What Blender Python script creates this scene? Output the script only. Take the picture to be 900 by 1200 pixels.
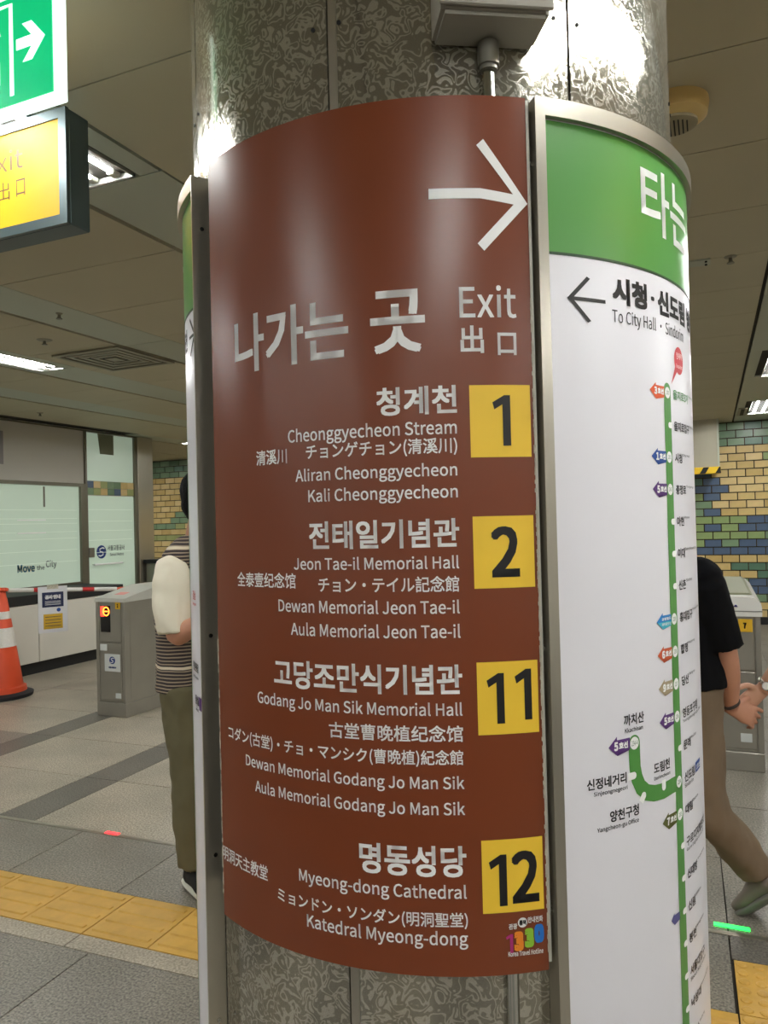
import bpy, bmesh, math, random, os
from mathutils import Vector, Matrix, noise
random.seed(7)
sin, cos, pi, rad = math.sin, math.cos, math.pi, math.radians

# ------------------------------------------------------------------ camera, world, exposure
for o in list(bpy.data.objects): bpy.data.objects.remove(o)
scn = bpy.context.scene
COL = scn.collection
EYE = 1.5
YAW, PITCH, ROLL, FPX = rad(23.3), 0.013487, -0.024993, 890.7
def yawed(v):
    c, s = cos(YAW), sin(YAW)
    return Vector((c*v[0]-s*v[1], s*v[0]+c*v[1], v[2]))
cr, sr, cp, sp = cos(ROLL), sin(ROLL), cos(PITCH), sin(PITCH)
cam_d = bpy.data.cameras.new('camera'); cam = bpy.data.objects.new('camera', cam_d); COL.objects.link(cam)
rx, ux, fx = yawed((cr, -sp*sr, cp*sr)), yawed((-sr, -sp*cr, cp*cr)), yawed((0, cp, sp))
M = Matrix((rx, ux, -fx)).transposed().to_4x4(); M.translation = (0, 0, EYE)
cam.matrix_world = M
cam_d.sensor_fit = 'VERTICAL'; cam_d.sensor_height = 24; cam_d.lens = FPX/1200*24
cam_d.clip_start = 0.05; cam_d.clip_end = 60
scn.camera = cam
scn.view_settings.view_transform = 'Standard'; scn.view_settings.look = 'None'
scn.view_settings.gamma = 1; scn.view_settings.exposure = 0.12
scn.cycles.use_denoising = True
scn.cycles.max_bounces = 7; scn.cycles.diffuse_bounces = 4; scn.cycles.glossy_bounces = 4
scn.cycles.sample_clamp_indirect = 6
wd = bpy.data.worlds.new('world'); scn.world = wd; wd.use_nodes = True
wd.node_tree.nodes['Background'].inputs[0].default_value = (.95, 1, .93, 1)
wd.node_tree.nodes['Background'].inputs[1].default_value = 0.15
TUBE_STRENGTH = 125.0                           # the tubes of the ceiling lamps light the hall
CEIL = 2.75

# ------------------------------------------------------------------ helpers
def lin(c):
    return tuple(((x/255)/12.92 if x/255 <= .04045 else ((x/255+.055)/1.055)**2.4) for x in c)
def mat(name, rgb, rough=.5, metal=0, spec=.5, emit=None, estr=1, coat=0, noise_amt=0, noise_scale=20, bump=0, bump_scale=60, trans=0, rough_var=0, detail=4):
    m = bpy.data.materials.new(name); m.use_nodes = True
    nt = m.node_tree; b = nt.nodes['Principled BSDF']; c = lin(rgb)+(1,)
    b.inputs['Base Color'].default_value = c
    b.inputs['Roughness'].default_value = rough; b.inputs['Metallic'].default_value = metal
    b.inputs['Specular IOR Level'].default_value = spec; b.inputs['Coat Weight'].default_value = coat
    b.inputs['Transmission Weight'].default_value = trans
    if emit:
        b.inputs['Emission Color'].default_value = lin(emit)+(1,); b.inputs['Emission Strength'].default_value = estr
    if noise_amt or bump or rough_var:
        tc = nt.nodes.new('ShaderNodeTexCoord'); n = nt.nodes.new('ShaderNodeTexNoise')
        n.inputs['Scale'].default_value = noise_scale; n.inputs['Detail'].default_value = detail
        nt.links.new(tc.outputs['Object'], n.inputs['Vector'])
        if noise_amt:
            mx = nt.nodes.new('ShaderNodeMix'); mx.data_type = 'RGBA'; mx.blend_type = 'MULTIPLY'
            mx.inputs[0].default_value = 1
            rp = nt.nodes.new('ShaderNodeMapRange'); rp.inputs[1].default_value = .3; rp.inputs[2].default_value = .7
            rp.inputs[3].default_value = 1-noise_amt; rp.inputs[4].default_value = 1+noise_amt
            nt.links.new(n.outputs['Fac'], rp.inputs[0]); mx.inputs[6].default_value = c
            nt.links.new(rp.outputs[0], mx.inputs[7]); nt.links.new(mx.outputs[2], b.inputs['Base Color'])
        if rough_var:
            rr = nt.nodes.new('ShaderNodeMapRange'); rr.inputs[1].default_value = .3; rr.inputs[2].default_value = .7
            rr.inputs[3].default_value = max(.02, rough-rough_var); rr.inputs[4].default_value = rough+rough_var
            nt.links.new(n.outputs['Fac'], rr.inputs[0]); nt.links.new(rr.outputs[0], b.inputs['Roughness'])
        if bump:
            n2 = nt.nodes.new('ShaderNodeTexNoise'); n2.inputs['Scale'].default_value = bump_scale
            nt.links.new(tc.outputs['Object'], n2.inputs['Vector'])
            bp = nt.nodes.new('ShaderNodeBump'); bp.inputs['Strength'].default_value = bump; bp.inputs['Distance'].default_value = .01
            nt.links.new(n2.outputs['Fac'], bp.inputs['Height']); nt.links.new(bp.outputs[0], b.inputs['Normal'])
    return m

def link(o, parent=None):
    COL.objects.link(o)
    if parent is not None: o.parent = parent
    return o
def origin_of(o):
    v = Vector((0, 0, 0))
    while o is not None: v += o.location; o = o.parent
    return v
def tag(o, label=None, cat=None, group=None, kind=None):
    if label: o['label'] = label
    if cat: o['category'] = cat
    if group: o['group'] = group
    if kind: o['kind'] = kind
    return o
def thing(name, label, cat, loc, group=None):
    o = bpy.data.objects.new(name, None); o.location = loc; o.empty_display_size = .1; link(o)
    return tag(o, label, cat, group)
def obj(name, bm, m, parent=None, loc=None, smooth=False, sharp=None):
    """bm holds world coordinates; the mesh is stored relative to its parent's origin (or to loc)."""
    base = origin_of(parent) if parent is not None else Vector(loc or (0, 0, 0))
    me = bpy.data.meshes.new(name)
    if isinstance(bm, bmesh.types.BMesh):
        bmesh.ops.translate(bm, verts=bm.verts, vec=-base); bm.to_mesh(me); bm.free()
    else:
        v, f = bm; me.from_pydata([Vector(p)-base for p in v], [], f)
    for mm in (m if isinstance(m, (list, tuple)) else [m]): me.materials.append(mm)
    if smooth:
        for p in me.polygons: p.use_smooth = True
        if sharp: me.set_sharp_from_angle(angle=rad(sharp))
    o = bpy.data.objects.new(name, me)
    if parent is None: o.location = base
    return link(o, parent)
def B(): return bmesh.new()
def abox(bm, x0, x1, y0, y1, z0, z1, bev=0, seg=1):
    vs = [bm.verts.new(p) for p in [(x0,y0,z0),(x1,y0,z0),(x1,y1,z0),(x0,y1,z0),(x0,y0,z1),(x1,y0,z1),(x1,y1,z1),(x0,y1,z1)]]
    fs = [bm.faces.new([vs[i] for i in q]) for q in [(0,3,2,1),(4,5,6,7),(0,1,5,4),(1,2,6,5),(2,3,7,6),(3,0,4,7)]]
    if bev:
        es = {e for f in fs for e in f.edges}
        bmesh.ops.bevel(bm, geom=list(es), offset=bev, segments=seg, affect='EDGES')
    return bm
def bx(*a, **k): return abox(B(), *a, **k)
def prism(pts2, place, d0, d1, bm=None):
    """extrude a 2-d outline; place(u, v, d) gives the 3-d point"""
    bm = bm or B(); n = len(pts2)
    a = [bm.verts.new(place(u, v, d0)) for u, v in pts2]; b = [bm.verts.new(place(u, v, d1)) for u, v in pts2]
    bm.faces.new(a[::-1]); bm.faces.new(b)
    for i in range(n): bm.faces.new([a[i], a[(i+1) % n], b[(i+1) % n], b[i]])
    bmesh.ops.recalc_face_normals(bm, faces=bm.faces)
    return bm
def lathe(bm, prof, c, n=32, axis='z'):
    rings = []
    for r, h in prof:
        ring = []
        for i in range(n):
            a = 2*pi*i/n
            p = {'z': (c[0]+r*cos(a), c[1]+r*sin(a), c[2]+h), 'y': (c[0]+r*cos(a), c[1]+h, c[2]+r*sin(a)), 'x': (c[0]+h, c[1]+r*cos(a), c[2]+r*sin(a))}[axis]
            ring.append(bm.verts.new(p))
        rings.append(ring)
    for a, b in zip(rings, rings[1:]):
        for i in range(n): bm.faces.new([a[i], a[(i+1) % n], b[(i+1) % n], b[i]])
    bm.faces.new(rings[0][::-1]); bm.faces.new(rings[-1])
    bmesh.ops.recalc_face_normals(bm, faces=bm.faces)
    return bm
def tube(bm, pts, radii, n=14, ref=(0, 1, 0), sub=4):
    """closed smooth tube; radii (a, b): b along ref, a across it"""
    P = [Vector(p) for p in pts]; R = [(r, r) if not isinstance(r, (tuple, list)) else r for r in radii]
    if len(P) > 2 and sub > 1:
        Q, S = [], []
        for i in range(len(P)-1):
            p0, p1, p2, p3 = P[max(i-1, 0)], P[i], P[i+1], P[min(i+2, len(P)-1)]
            for k in range(sub):
                t = k/sub
                Q.append(.5*((2*p1)+(p2-p0)*t+(2*p0-5*p1+4*p2-p3)*t*t+(3*p1-p0-3*p2+p3)*t**3))
                tt = t*t*(3-2*t)
                S.append(tuple(R[i][j]*(1-tt)+R[i+1][j]*tt for j in (0, 1)))
        Q.append(P[-1]); S.append(R[-1]); P, R = Q, S
    ref = Vector(ref); rings = []
    for i, p in enumerate(P):
        t = (P[min(i+1, len(P)-1)]-P[max(i-1, 0)]).normalized()
        b = ref-t*ref.dot(t)
        if b.length < .05: b = Vector((0, 0, 1))-t*t.z
        if b.length < .05: b = Vector((1, 0, 0))-t*t.x
        b.normalize(); a = t.cross(b)
        rings.append([bm.verts.new(p+a*R[i][0]*cos(2*pi*k/n)+b*R[i][1]*sin(2*pi*k/n)) for k in range(n)])
    for a, b in zip(rings, rings[1:]):
        for k in range(n): bm.faces.new([a[k], a[(k+1) % n], b[(k+1) % n], b[k]])
    bm.faces.new(rings[0][::-1]); bm.faces.new(rings[-1])
    return bm
def ellipsoid(bm, c, r, n=20, rot=None):
    mt = Matrix.Translation(c) @ (rot.to_4x4() if rot else Matrix.Identity(4)) @ Matrix.Diagonal((r[0], r[1], r[2], 1))
    bmesh.ops.create_uvsphere(bm, u_segments=n, v_segments=n//2+2, radius=1, matrix=mt)
    return bm
def remeshed(name, bm, m, parent, voxel, disp=0, dscale=.12, sm=3):
    """one continuous skin over the overlapping closed tubes"""
    bmesh.ops.recalc_face_normals(bm, faces=bm.faces)
    o = obj(name+'_raw', bm, m, parent)
    md = o.modifiers.new('r', 'REMESH'); md.mode = 'VOXEL'; md.voxel_size = voxel; md.use_smooth_shade = True
    if sm:
        s = o.modifiers.new('s', 'SMOOTH'); s.iterations = sm; s.factor = .5
    dg = bpy.context.evaluated_depsgraph_get()
    me = bpy.data.meshes.new_from_object(o.evaluated_get(dg), depsgraph=dg)
    bpy.data.objects.remove(o); me.name = name
    if disp:
        for v in me.vertices:
            q = Vector((v.co.x*1.4, v.co.y*1.4, v.co.z*.8))/dscale
            v.co += v.normal*disp*(noise.noise(q)+.5*noise.noise(q*2.3))
    for p in me.polygons: p.use_smooth = True
    r = bpy.data.objects.new(name, me)
    return link(r, parent)

# lettering: the CJK face that ships with Blender; the built-in face (same fallback glyphs) if it is not there
FONT = None
try:
    FONT = bpy.data.fonts.load(os.path.join(bpy.utils.system_resource('DATAFILES'), 'fonts', 'Noto Sans CJK Regular.woff2'))
except Exception: FONT = None
TEXTS = ['Move', 'the', 'City', '서울교통공사', 'Seoul Metro', '공사 안내', '2', '▲▲▲', '7', '나가는', '곳', 'Exit', '出', '口', '청계천', 'Cheonggyecheon Stream', '清溪川', 'チョンゲチョン(清溪川)', 'Aliran Cheonggyecheon', 'Kali Cheonggyecheon', '전태일기념관', 'Jeon Tae-il Memorial Hall', '全泰壹纪念馆', 'チョン・テイル記念館', 'Dewan Memorial Jeon Tae-il', 'Aula Memorial Jeon Tae-il', '고당조만식기념관', 'Godang Jo Man Sik Memorial Hall', '古堂曹晚植纪念馆', 'コダン(古堂)・チョ・マンシク(曹晩植)紀念館', 'Dewan Memorial Godang Jo Man Sik', 'Aula Memorial Godang Jo Man Sik', '명동성당', 'Myeong-dong Cathedral', '明洞天主教堂', 'ミョンドン・ソンダン(明洞聖堂)', 'Katedral Myeong-dong', '관광', '안내전화', 'Korea Travel Hotline', '1', '12', '통역', '3', '0', '타', '는', '시청', '·', '신도림', '방면', 'To City Hall · Sindorim', '203', '호선', '을지로3가', 'Euljiro 3(sam)-ga', '을지로입구', 'Euljiro 1(il)-ga', '201', 'City Hall', '243', '5', '충정로', 'Chungjeongno', '아현', 'Ahyeon', '이대', 'Ewha Womans Univ.', '신촌', 'Sinchon', '239', '공항철도', '경의중앙선', '홍대입구', 'Hongik Univ.', '238', '6', '합정', 'Hapjeong', '237', '9', '당산', 'Dangsan', '236', '영등포구청', 'Yeongdeungpo-gu Office', '문래', 'Mullae', '234', 'Sindorim', '1호선', '233', '대림', 'Daerim', '구로디지털단지', 'Guro Digital Complex', '신대방', 'Sindaebang', '신림', 'Sillim', '봉천', 'Bongcheon', '서울대입구', "Seoul Nat'l Univ.", '낙성대', 'Nakseongdae', '사당', 'Sadang', '현재역', 'You are here', '234-4', '까치산', 'Kkachisan', '도림천', 'Dorimcheon', '신정네거리', 'Sinjeongnegeori', '양천구청', 'Yangcheon-gu Office', '타는 곳', '강남', 'Gangnam', '종합운동장', 'Sports Complex', '잠실', 'Jamsil']
_face = {}
def set_text(lines):
    """set all lines at once (opening the face is slow) and cut the mesh into one piece per line"""
    c = bpy.data.curves.new('text', 'FONT'); c.body = chr(10).join(lines)
    if FONT: c.font = FONT
    c.size = 1; c.resolution_u = 3; c.fill_mode = 'FRONT'; c.space_line = 3
    o = bpy.data.objects.new('text', c); me = bpy.data.meshes.new_from_object(o); bpy.data.objects.remove(o)
    co = [v.co.copy() for v in me.vertices]; out = {i: ({}, [], []) for i in range(len(lines))}
    for p in me.polygons:
        yv = sum(co[k].y for k in p.vertices)/len(p.vertices); i = min(max(int(round((-yv+.35)/3)), 0), len(lines)-1)
        mp, vs, fs = out[i]; f = []
        for k in p.vertices:
            key = (round(co[k].x, 5), round(co[k].y, 5))
            if key not in mp: mp[key] = len(vs); vs.append((co[k].x, co[k].y+3*i))
            f.append(mp[key])
        if len(set(f)) == len(f): fs.append(f)
    bpy.data.meshes.remove(me)
    for i, l in enumerate(lines): _face[l] = (out[i][1], out[i][2])
set_text(TEXTS)
def glyphs(s, bold=0):
    if s not in _face: set_text([s])
    vs, fs = _face[s]; bm = B()
    offs = [(0, 0)]
    if bold:                                    # a heavier face: the same strokes widened all round
        offs = [(bold*a, bold*b) for a in (-1, 1) for b in (-1, 1)]
        if bold >= .009: offs += [(bold*a, bold*b) for a, b in ((1, 0), (-1, 0), (0, 1), (0, -1))]
    for dx, dy in offs:
        vv = [bm.verts.new((x+dx, y+dy, 0)) for x, y in vs]
        for f in fs:
            try: bm.faces.new([vv[i] for i in f])
            except ValueError: pass
    return bm
def fit(bm, u0, u1, v0, v1):
    xs = [v.co.x for v in bm.verts]; ys = [v.co.y for v in bm.verts]
    ax, bx_, ay, by = min(xs), max(xs), min(ys), max(ys)
    su = (u1-u0)/max(bx_-ax, 1e-6); sv = (v1-v0)/max(by-ay, 1e-6)
    for v in bm.verts: v.co = Vector((u0+(v.co.x-ax)*su, v0+(v.co.y-ay)*sv, 0))
    return bm
def fit_h(bm, u0, v0, h, wide=.9):
    """place by left edge, bottom and height"""
    xs = [v.co.x for v in bm.verts]; ys = [v.co.y for v in bm.verts]
    s = h/max(max(ys)-min(ys), 1e-6)
    return fit(bm, u0, u0+(max(xs)-min(xs))*s*wide, v0, v0+h)
def poly(bm, pts):
    f = bm.faces.new([bm.verts.new((u, v, 0)) for u, v in pts]); bmesh.ops.triangulate(bm, faces=[f]); return bm
def disc(bm, u, v, r, n=20, sx=1):
    return poly(bm, [(u+r*sx*cos(2*pi*i/n), v+r*sin(2*pi*i/n)) for i in range(n)])
def ribbon(bm, pts, w):
    P = [Vector((u, v)) for u, v in pts]; L, R = [], []
    for i, p in enumerate(P):
        t = (P[min(i+1, len(P)-1)]-P[max(i-1, 0)]).normalized(); n = Vector((-t.y, t.x))*w/2
        L.append(p+n); R.append(p-n)
    for i in range(len(P)-1): poly(bm, [tuple(L[i]), tuple(R[i]), tuple(R[i+1]), tuple(L[i+1])])
    return bm
def flat(name, bm, m, parent, o, ax, ay):
    """put a (u, v) drawing on a plane"""
    o, ax, ay = Vector(o), Vector(ax), Vector(ay)
    for v in bm.verts: v.co = o+ax*v.co.x+ay*v.co.y
    up = ax.cross(ay)
    for f in bm.faces:
        f.normal_update()
        if f.normal.dot(up) < 0: f.normal_flip()
    return obj(name, bm, m, parent)

# ------------------------------------------------------------------ materials
def etched_steel():
    m = mat('etched_steel', (190, 186, 172), .3, .8); nt = m.node_tree; b = nt.nodes['Principled BSDF']
    tc = nt.nodes.new('ShaderNodeTexCoord')
    n = nt.nodes.new('ShaderNodeTexNoise'); n.inputs['Scale'].default_value = 36; n.inputs['Detail'].default_value = 1.2; n.inputs['Distortion'].default_value = 1.2
    nt.links.new(tc.outputs['Object'], n.inputs['Vector'])
    mu = nt.nodes.new('ShaderNodeMath'); mu.operation = 'MULTIPLY'; mu.inputs[1].default_value = 5.0
    nt.links.new(n.outputs['Fac'], mu.inputs[0])
    pp = nt.nodes.new('ShaderNodeMath'); pp.operation = 'PINGPONG'; pp.inputs[1].default_value = .5
    nt.links.new(mu.outputs[0], pp.inputs[0])
    mr = nt.nodes.new('ShaderNodeMapRange'); mr.inputs[1].default_value = .27; mr.inputs[2].default_value = .33
    nt.links.new(pp.outputs[0], mr.inputs[0])
    mc = nt.nodes.new('ShaderNodeMix'); mc.data_type = 'RGBA'
    mc.inputs[6].default_value = lin((160, 155, 141))+(1,); mc.inputs[7].default_value = lin((206, 202, 189))+(1,)
    nt.links.new(mr.outputs[0], mc.inputs[0]); nt.links.new(mc.outputs[2], b.inputs['Base Color'])
    r = nt.nodes.new('ShaderNodeMapRange'); r.inputs[3].default_value = .11; r.inputs[4].default_value = .185
    nt.links.new(mr.outputs[0], r.inputs[0]); nt.links.new(r.outputs[0], b.inputs['Roughness'])
    return m
ETCH = etched_steel()
STEEL = mat('brushed_steel', (186, 180, 166), .28, .85, noise_amt=.03, noise_scale=3)
STEEL_DULL = mat('dull_steel', (140, 137, 126), .42, .8, noise_amt=.06, noise_scale=4)
CHROME = mat('chrome', (205, 205, 200), .12, 1)
DARK = mat('dark_gap', (22, 20, 18), .7)
BLACK = mat('black_matte', (14, 14, 15), .6)
BROWN = mat('brown_film', (122, 59, 31), .30, 0, .55, bump=.01, bump_scale=900)
WHITE_PRINT = mat('white_print', (250, 249, 246), .5)
BLACK_PRINT = mat('black_print', (24, 22, 24), .45)
YELLOW = mat('yellow_plate', (246, 202, 60), .42, noise_amt=.03, noise_scale=14)
WHITE_BOARD = mat('white_board', (232, 229, 234), .3, noise_amt=.015, noise_scale=6)
GREEN = mat('line_green', (84, 146, 70), .3)
GREEN_DARK = mat('edge_green', (30, 60, 30), .4)
CAULK = mat('old_sealant', (196, 190, 172), .8, noise_amt=.2, noise_scale=90)
def P_(name, c): return mat(name, c, .45)
ORANGE3, BLUE1, PURPLE5, SKY, ORANGE6, GOLD9, OLIVE7, RED, NAVY = [P_('print_'+n, c) for n, c in dict(orange=(226,98,52), blue=(44,82,160), purple=(92,52,120), sky=(40,130,200), burnt_orange=(205,90,48), sand=(178,160,128), olive=(92,94,40), red=(205,62,70), navy=(30,40,78)).items()]
CYAN = P_('print_cyan', (70, 185, 205))
MAG, ORG, LIM, BLU = [P_('print_'+n, c) for n, c in dict(magenta=(180,50,120), tangerine=(240,140,40), lime=(150,200,60), azure=(40,120,205)).items()]
CEIL_M = mat('ceiling_panel', (186, 178, 152), .6, .0, .35, noise_amt=.03, noise_scale=1.5)
CEIL_STRIP = mat('ceiling_strip', (176, 180, 164), .45, 0, .4)
GROUT_DARK = mat('joint_dark', (52, 48, 40), .9)

def granite(name, c, sc=120, rough=.38, amt=.6):
    m = mat(name, c, rough, 0, .5, noise_amt=amt, noise_scale=sc, detail=3); nt = m.node_tree
    b = nt.nodes['Principled BSDF']
    tc = nt.nodes['Texture Coordinate']; n = nt.nodes.new('ShaderNodeTexNoise'); n.inputs['Scale'].default_value = 2.2; n.inputs['Detail'].default_value = 6
    nt.links.new(tc.outputs['Object'], n.inputs['Vector'])
    r = nt.nodes.new('ShaderNodeMapRange'); r.inputs[1].default_value = .3; r.inputs[2].default_value = .7; r.inputs[3].default_value = .8; r.inputs[4].default_value = 1.16
    nt.links.new(n.outputs['Fac'], r.inputs[0])
    src = b.inputs['Base Color'].links[0].from_socket
    mx = nt.nodes.new('ShaderNodeMix'); mx.data_type = 'RGBA'; mx.blend_type = 'MULTIPLY'; mx.inputs[0].default_value = 1
    nt.links.new(src, mx.inputs[6]); nt.links.new(r.outputs[0], mx.inputs[7]); nt.links.new(mx.outputs[2], b.inputs['Base Color'])
    return m
G_MID = granite('granite_grey', (130, 124, 113)); G_DARK = granite('granite_dark', (106, 101, 93)); G_LIGHT = granite('granite_light', (164, 155, 138))
G_PINK = granite('granite_border', (168, 158, 140), 110, .45, .4)
TACT = mat('tactile_yellow', (206, 162, 74), .45, noise_amt=.1, noise_scale=12)

# ------------------------------------------------------------------ floor
FR = rad(1.7)                                   # the paving runs a touch off the ceiling grid
def fr(x, y):                                   # paving frame -> world, pivot near the tactile strip
    dx, dy = x+1.0, y-2.4
    return (-1.0+dx*cos(FR)-dy*sin(FR), 2.4+dx*sin(FR)+dy*cos(FR))
floor = tag(obj('floor', bx(-11.2, 5.2, -5.2, 11.7, -.08, -.012), GROUT_DARK), kind='structure')
_tiles = {}
def tile(x0, x1, y0, y1, m, name='floor_tile', h=0.0, g=.0025):
    key = (round(x1-x0, 3), round(y1-y0, 3), m.name, h)
    if key not in _tiles:
        me = bpy.data.meshes.new(name); w, d = (x1-x0)/2-g, (y1-y0)/2-g
        bm = bx(-w, w, -d, d, -.014, h); bm.to_mesh(me); bm.free(); me.materials.append(m); _tiles[key] = me
    o = bpy.data.objects.new(name, _tiles[key]); c = fr((x0+x1)/2, (y0+y1)/2)
    o.location = (c[0], c[1], 0); o.rotation_euler = (0, 0, FR); return link(o, floor)
TY0, TY1 = 2.186, 2.486                         # tactile strip
xs_near = [-2.72-.62*k for k in range(5, -1, -1)]+[-2.08, -1.46, -.84, -.22, .40, 1.02, 1.64, 2.26]
ROWS = [(-.6, .4), (.4, 1.25), (1.25, 2.098)]
k = 0
for (y0, y1) in ROWS:
    for a, b in zip(xs_near, xs_near[1:]):
        k += 1; tile(a, b, y0, y1, [G_MID, G_DARK, G_MID][(k*7+k//3) % 3])
for i in range(-5, 13): tile(-2.5+.3*(i*2-1), -2.5+.3*(i*2+1), 2.098, TY0, G_PINK)
# tactile guiding tiles, each with its four bars
tact_me = bpy.data.meshes.new('tactile_tile'); bmt = bx(-.1475, .1475, -.1475, .1475, -.014, .001)
for j in range(4):
    yy = -.1075+.0717*j; prism([(-.0125, .001), (.0125, .001), (.008, .006), (-.008, .006)], lambda u, v, d, yy=yy: (d, yy+u, v), -.128, .128, bmt)
bmt.to_mesh(tact_me); bmt.free(); tact_me.materials.append(TACT)
def tact(me, x, y, name):
    o = bpy.data.objects.new(name, me); c = fr(x, y); o.location = (c[0], c[1], 0); o.rotation_euler = (0, 0, FR); return link(o, floor)
for i in range(-9, 9):
    x = -2.5-.15+.3*i
    if x < -.2: tact(tact_me, x, (TY0+TY1)/2, 'tactile_tile')
cut_me = bpy.data.meshes.new('tactile_cut_tile'); bmt = bx(-.0655, .0655, -.1475, .1475, -.014, .001)
for j in range(4):
    yy = -.1075+.0717*j; prism([(-.0125, .001), (.0125, .001), (.008, .006), (-.008, .006)], lambda u, v, d, yy=yy: (d, yy+u, v), -.05, .0655, bmt)
bmt.to_mesh(cut_me); bmt.free(); cut_me.materials.append(TACT); tact(cut_me, -.0325, (TY0+TY1)/2, 'tactile_tile')
dot_me = bpy.data.meshes.new('tactile_dot_tile'); bmt = bx(-.1475, .1475, -.1475, .1475, -.014, .001)
for i in range(6):
    for j in range(6): lathe(bmt, [(.018, 0), (.016, .004), (.010, .006)], (-.124+.0496*i, -.124+.0496*j, .0005), 10)
bmt.to_mesh(dot_me); bmt.free(); dot_me.materials.append(TACT)
XD = .036
for i in range(3):
    for j in range(2): tact(dot_me, XD+.15+.3*i, TY0+.15+.3*j, 'tactile_dot_tile')
# grey slabs between the strip and the metal divider
DIV = 2.955
xs_mid = [-5.9, -5.3, -4.7, -4.1, -3.5, -2.9, -2.3, -1.7, -1.1, -.5, .03]
for a, b in zip(xs_mid, xs_mid[1:]): tile(a, b, TY1, DIV-.012, G_MID if int(abs(a*10)) % 4 else G_DARK)
tile(.03, .985, 2.786, DIV-.012, G_DARK)
for a in (.985, 1.6): tile(a, a+.61, TY0, 2.786, G_MID); tile(a, a+.61, 2.786, DIV-.012, G_MID)
d = obj('divider_strip', bx(-6, 3, -.013, .013, -.01, .0015), STEEL, floor); c = fr(0, 0); o2 = fr(0, DIV); d.location = (o2[0], o2[1], 0); d.rotation_euler = (0, 0, FR)
# paving beyond the divider: wide pale slabs with narrow dark bands
bands = [(-7.5, -6.62, 0), (-6.62, -5.74, 0), (-5.74, -4.62, 0), (-4.62, -4.38, 2), (-4.38, -3.5, 1), (-3.5, -3.25, 2), (-3.25, -2.35, 1), (-2.35, -2.1, 2), (-2.1, -1.2, 0), (-1.2, -.55, 0), (-.55, .03, 0), (.03, .65, 0), (.65, 1.5, 0), (1.5, 2.4, 0), (2.4, 3.3, 0)]
ys = [DIV+.012, 3.6, 4.25, 4.9, 5.55, 6.2, 6.9, 7.7, 8.6, 9.6, 10.6, 11.4]
for (a, b, t) in bands:
    for y0, y1 in zip(ys, ys[1:]):
        mt = [G_MID, G_LIGHT, G_DARK][t]
        if t != 2 and y0 > 4.2 and a < -3: mt = G_LIGHT
        tile(a, b, y0, y1, mt)
GLOW_G = mat('green_marker_light', (60, 255, 90), .4, emit=(40, 255, 90), estr=2.2)
GLOW_R = mat('red_light_reflection', (255, 60, 60), .4, emit=(255, 50, 55), estr=2.5)  # red reflection on the floor strip, painted as its own glow
def marker(name, x0, x1, y0, y1, m, label):
    return tag(obj(name, bx(x0, x1, y0, y1, .001, .004), m, loc=((x0+x1)/2, (y0+y1)/2, .001)), label, 'marker light')
marker('marker_and_reflection', -.035, .085, 3.022, 3.046, GLOW_G, 'green glowing marker bar on the floor joint before the right turnstile')
marker('marker_and_reflection', -2.795, -2.715, 2.903, 2.925, GLOW_R, 'red light reflection on the metal floor strip, added as a glowing dot')

# ------------------------------------------------------------------ ceiling
ceiling = tag(obj('ceiling', bx(-11.2, 5.2, -5.2, 11.7, CEIL+.02, CEIL+.1), GROUT_DARK), kind='structure')
cols = [(-11.1, -10.0), (-9.56, -8.45), (-8.45, -7.35), (-6.95, -6.02), (-5.62, -4.90), (-4.46, -3.68), (-3.29, -2.18), (-1.735, -.6), (-.6, .30), (.78, 1.9), (1.9, 3.1), (3.55, 5.1)]
strips = [(-10.0, -9.56), (-7.35, -6.95), (-6.02, -5.62), (-4.90, -4.46), (-3.68, -3.29), (-2.18, -1.735), (.30, .78), (3.1, 3.55)]
_cm = {}
def cpanel(x0, x1, y0, y1, m, name, z=CEIL, g=.003):
    key = (round(x1-x0, 3), round(y1-y0, 3), name)
    if key not in _cm:
        me = bpy.data.meshes.new(name); w, d = (x1-x0)/2-g, (y1-y0)/2-g
        bm = bx(-w, w, -d, d, 0, .018); bm.to_mesh(me); bm.free(); me.materials.append(m); _cm[key] = me
    o = bpy.data.objects.new(name, _cm[key]); o.location = ((x0+x1)/2, (y0+y1)/2, z); return link(o, ceiling)
for ci, (a, b) in enumerate(cols):
    off = .0 if a > -1.8 else -.07
    big = a < -8 or a > 3
    for j in range(-13, 15):
        y0 = 2.84+.605*j+off
        if y0 > 11.35: continue
        if a < -7.3 and j < 8: continue
        cpanel(a+.006, b-.006, y0, min(y0+.605, 11.45), CEIL_M, 'ceiling_panel')
LAMPS = []
for sx, ends in {-9.78: [10.2, 8.2], -7.15: [10.42], -4.68: [4.43, 7.6, 10.6, 1.2, -1.7, -3.7], -1.97: [2.14, 5.04, 7.94, 10.84, -.76, -3.4], .575: [7.8, 10.69, 4.9, 2.0, -.25, -3.2], 3.33: [2.14, 5.04, 7.94, -.76, -3.2, .7]}.items():  # leftmost row added to brighten the tile wall, rear lamps added for fill
    for e in ends: LAMPS.append((sx, e))
def strip_run(a, b, lamps):
    """strip panels along Y, left open at the lamps"""
    y = -5.1 if a > -7.3 else 8.0
    cuts = sorted((e-1.24, e) for s, e in lamps)
    for (c0, c1) in cuts:
        if c0 > y: seg(a, b, y, c0)
        # cheeks beside the opening
        cpanel(a+.01, a+.10, c0, c1, CEIL_STRIP, 'ceiling_strip', CEIL+.004); cpanel(b-.10, b-.01, c0, c1, CEIL_STRIP, 'ceiling_strip', CEIL+.004)
        y = c1
    seg(a, b, y, 11.45)
def seg(a, b, y0, y1):
    n = max(1, round((y1-y0)/1.8))
    for i in range(n): cpanel(a+.012, b-.004, y0+(y1-y0)*i/n, y0+(y1-y0)*(i+1)/n, CEIL_STRIP, 'ceiling_strip', CEIL+.004)
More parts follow.
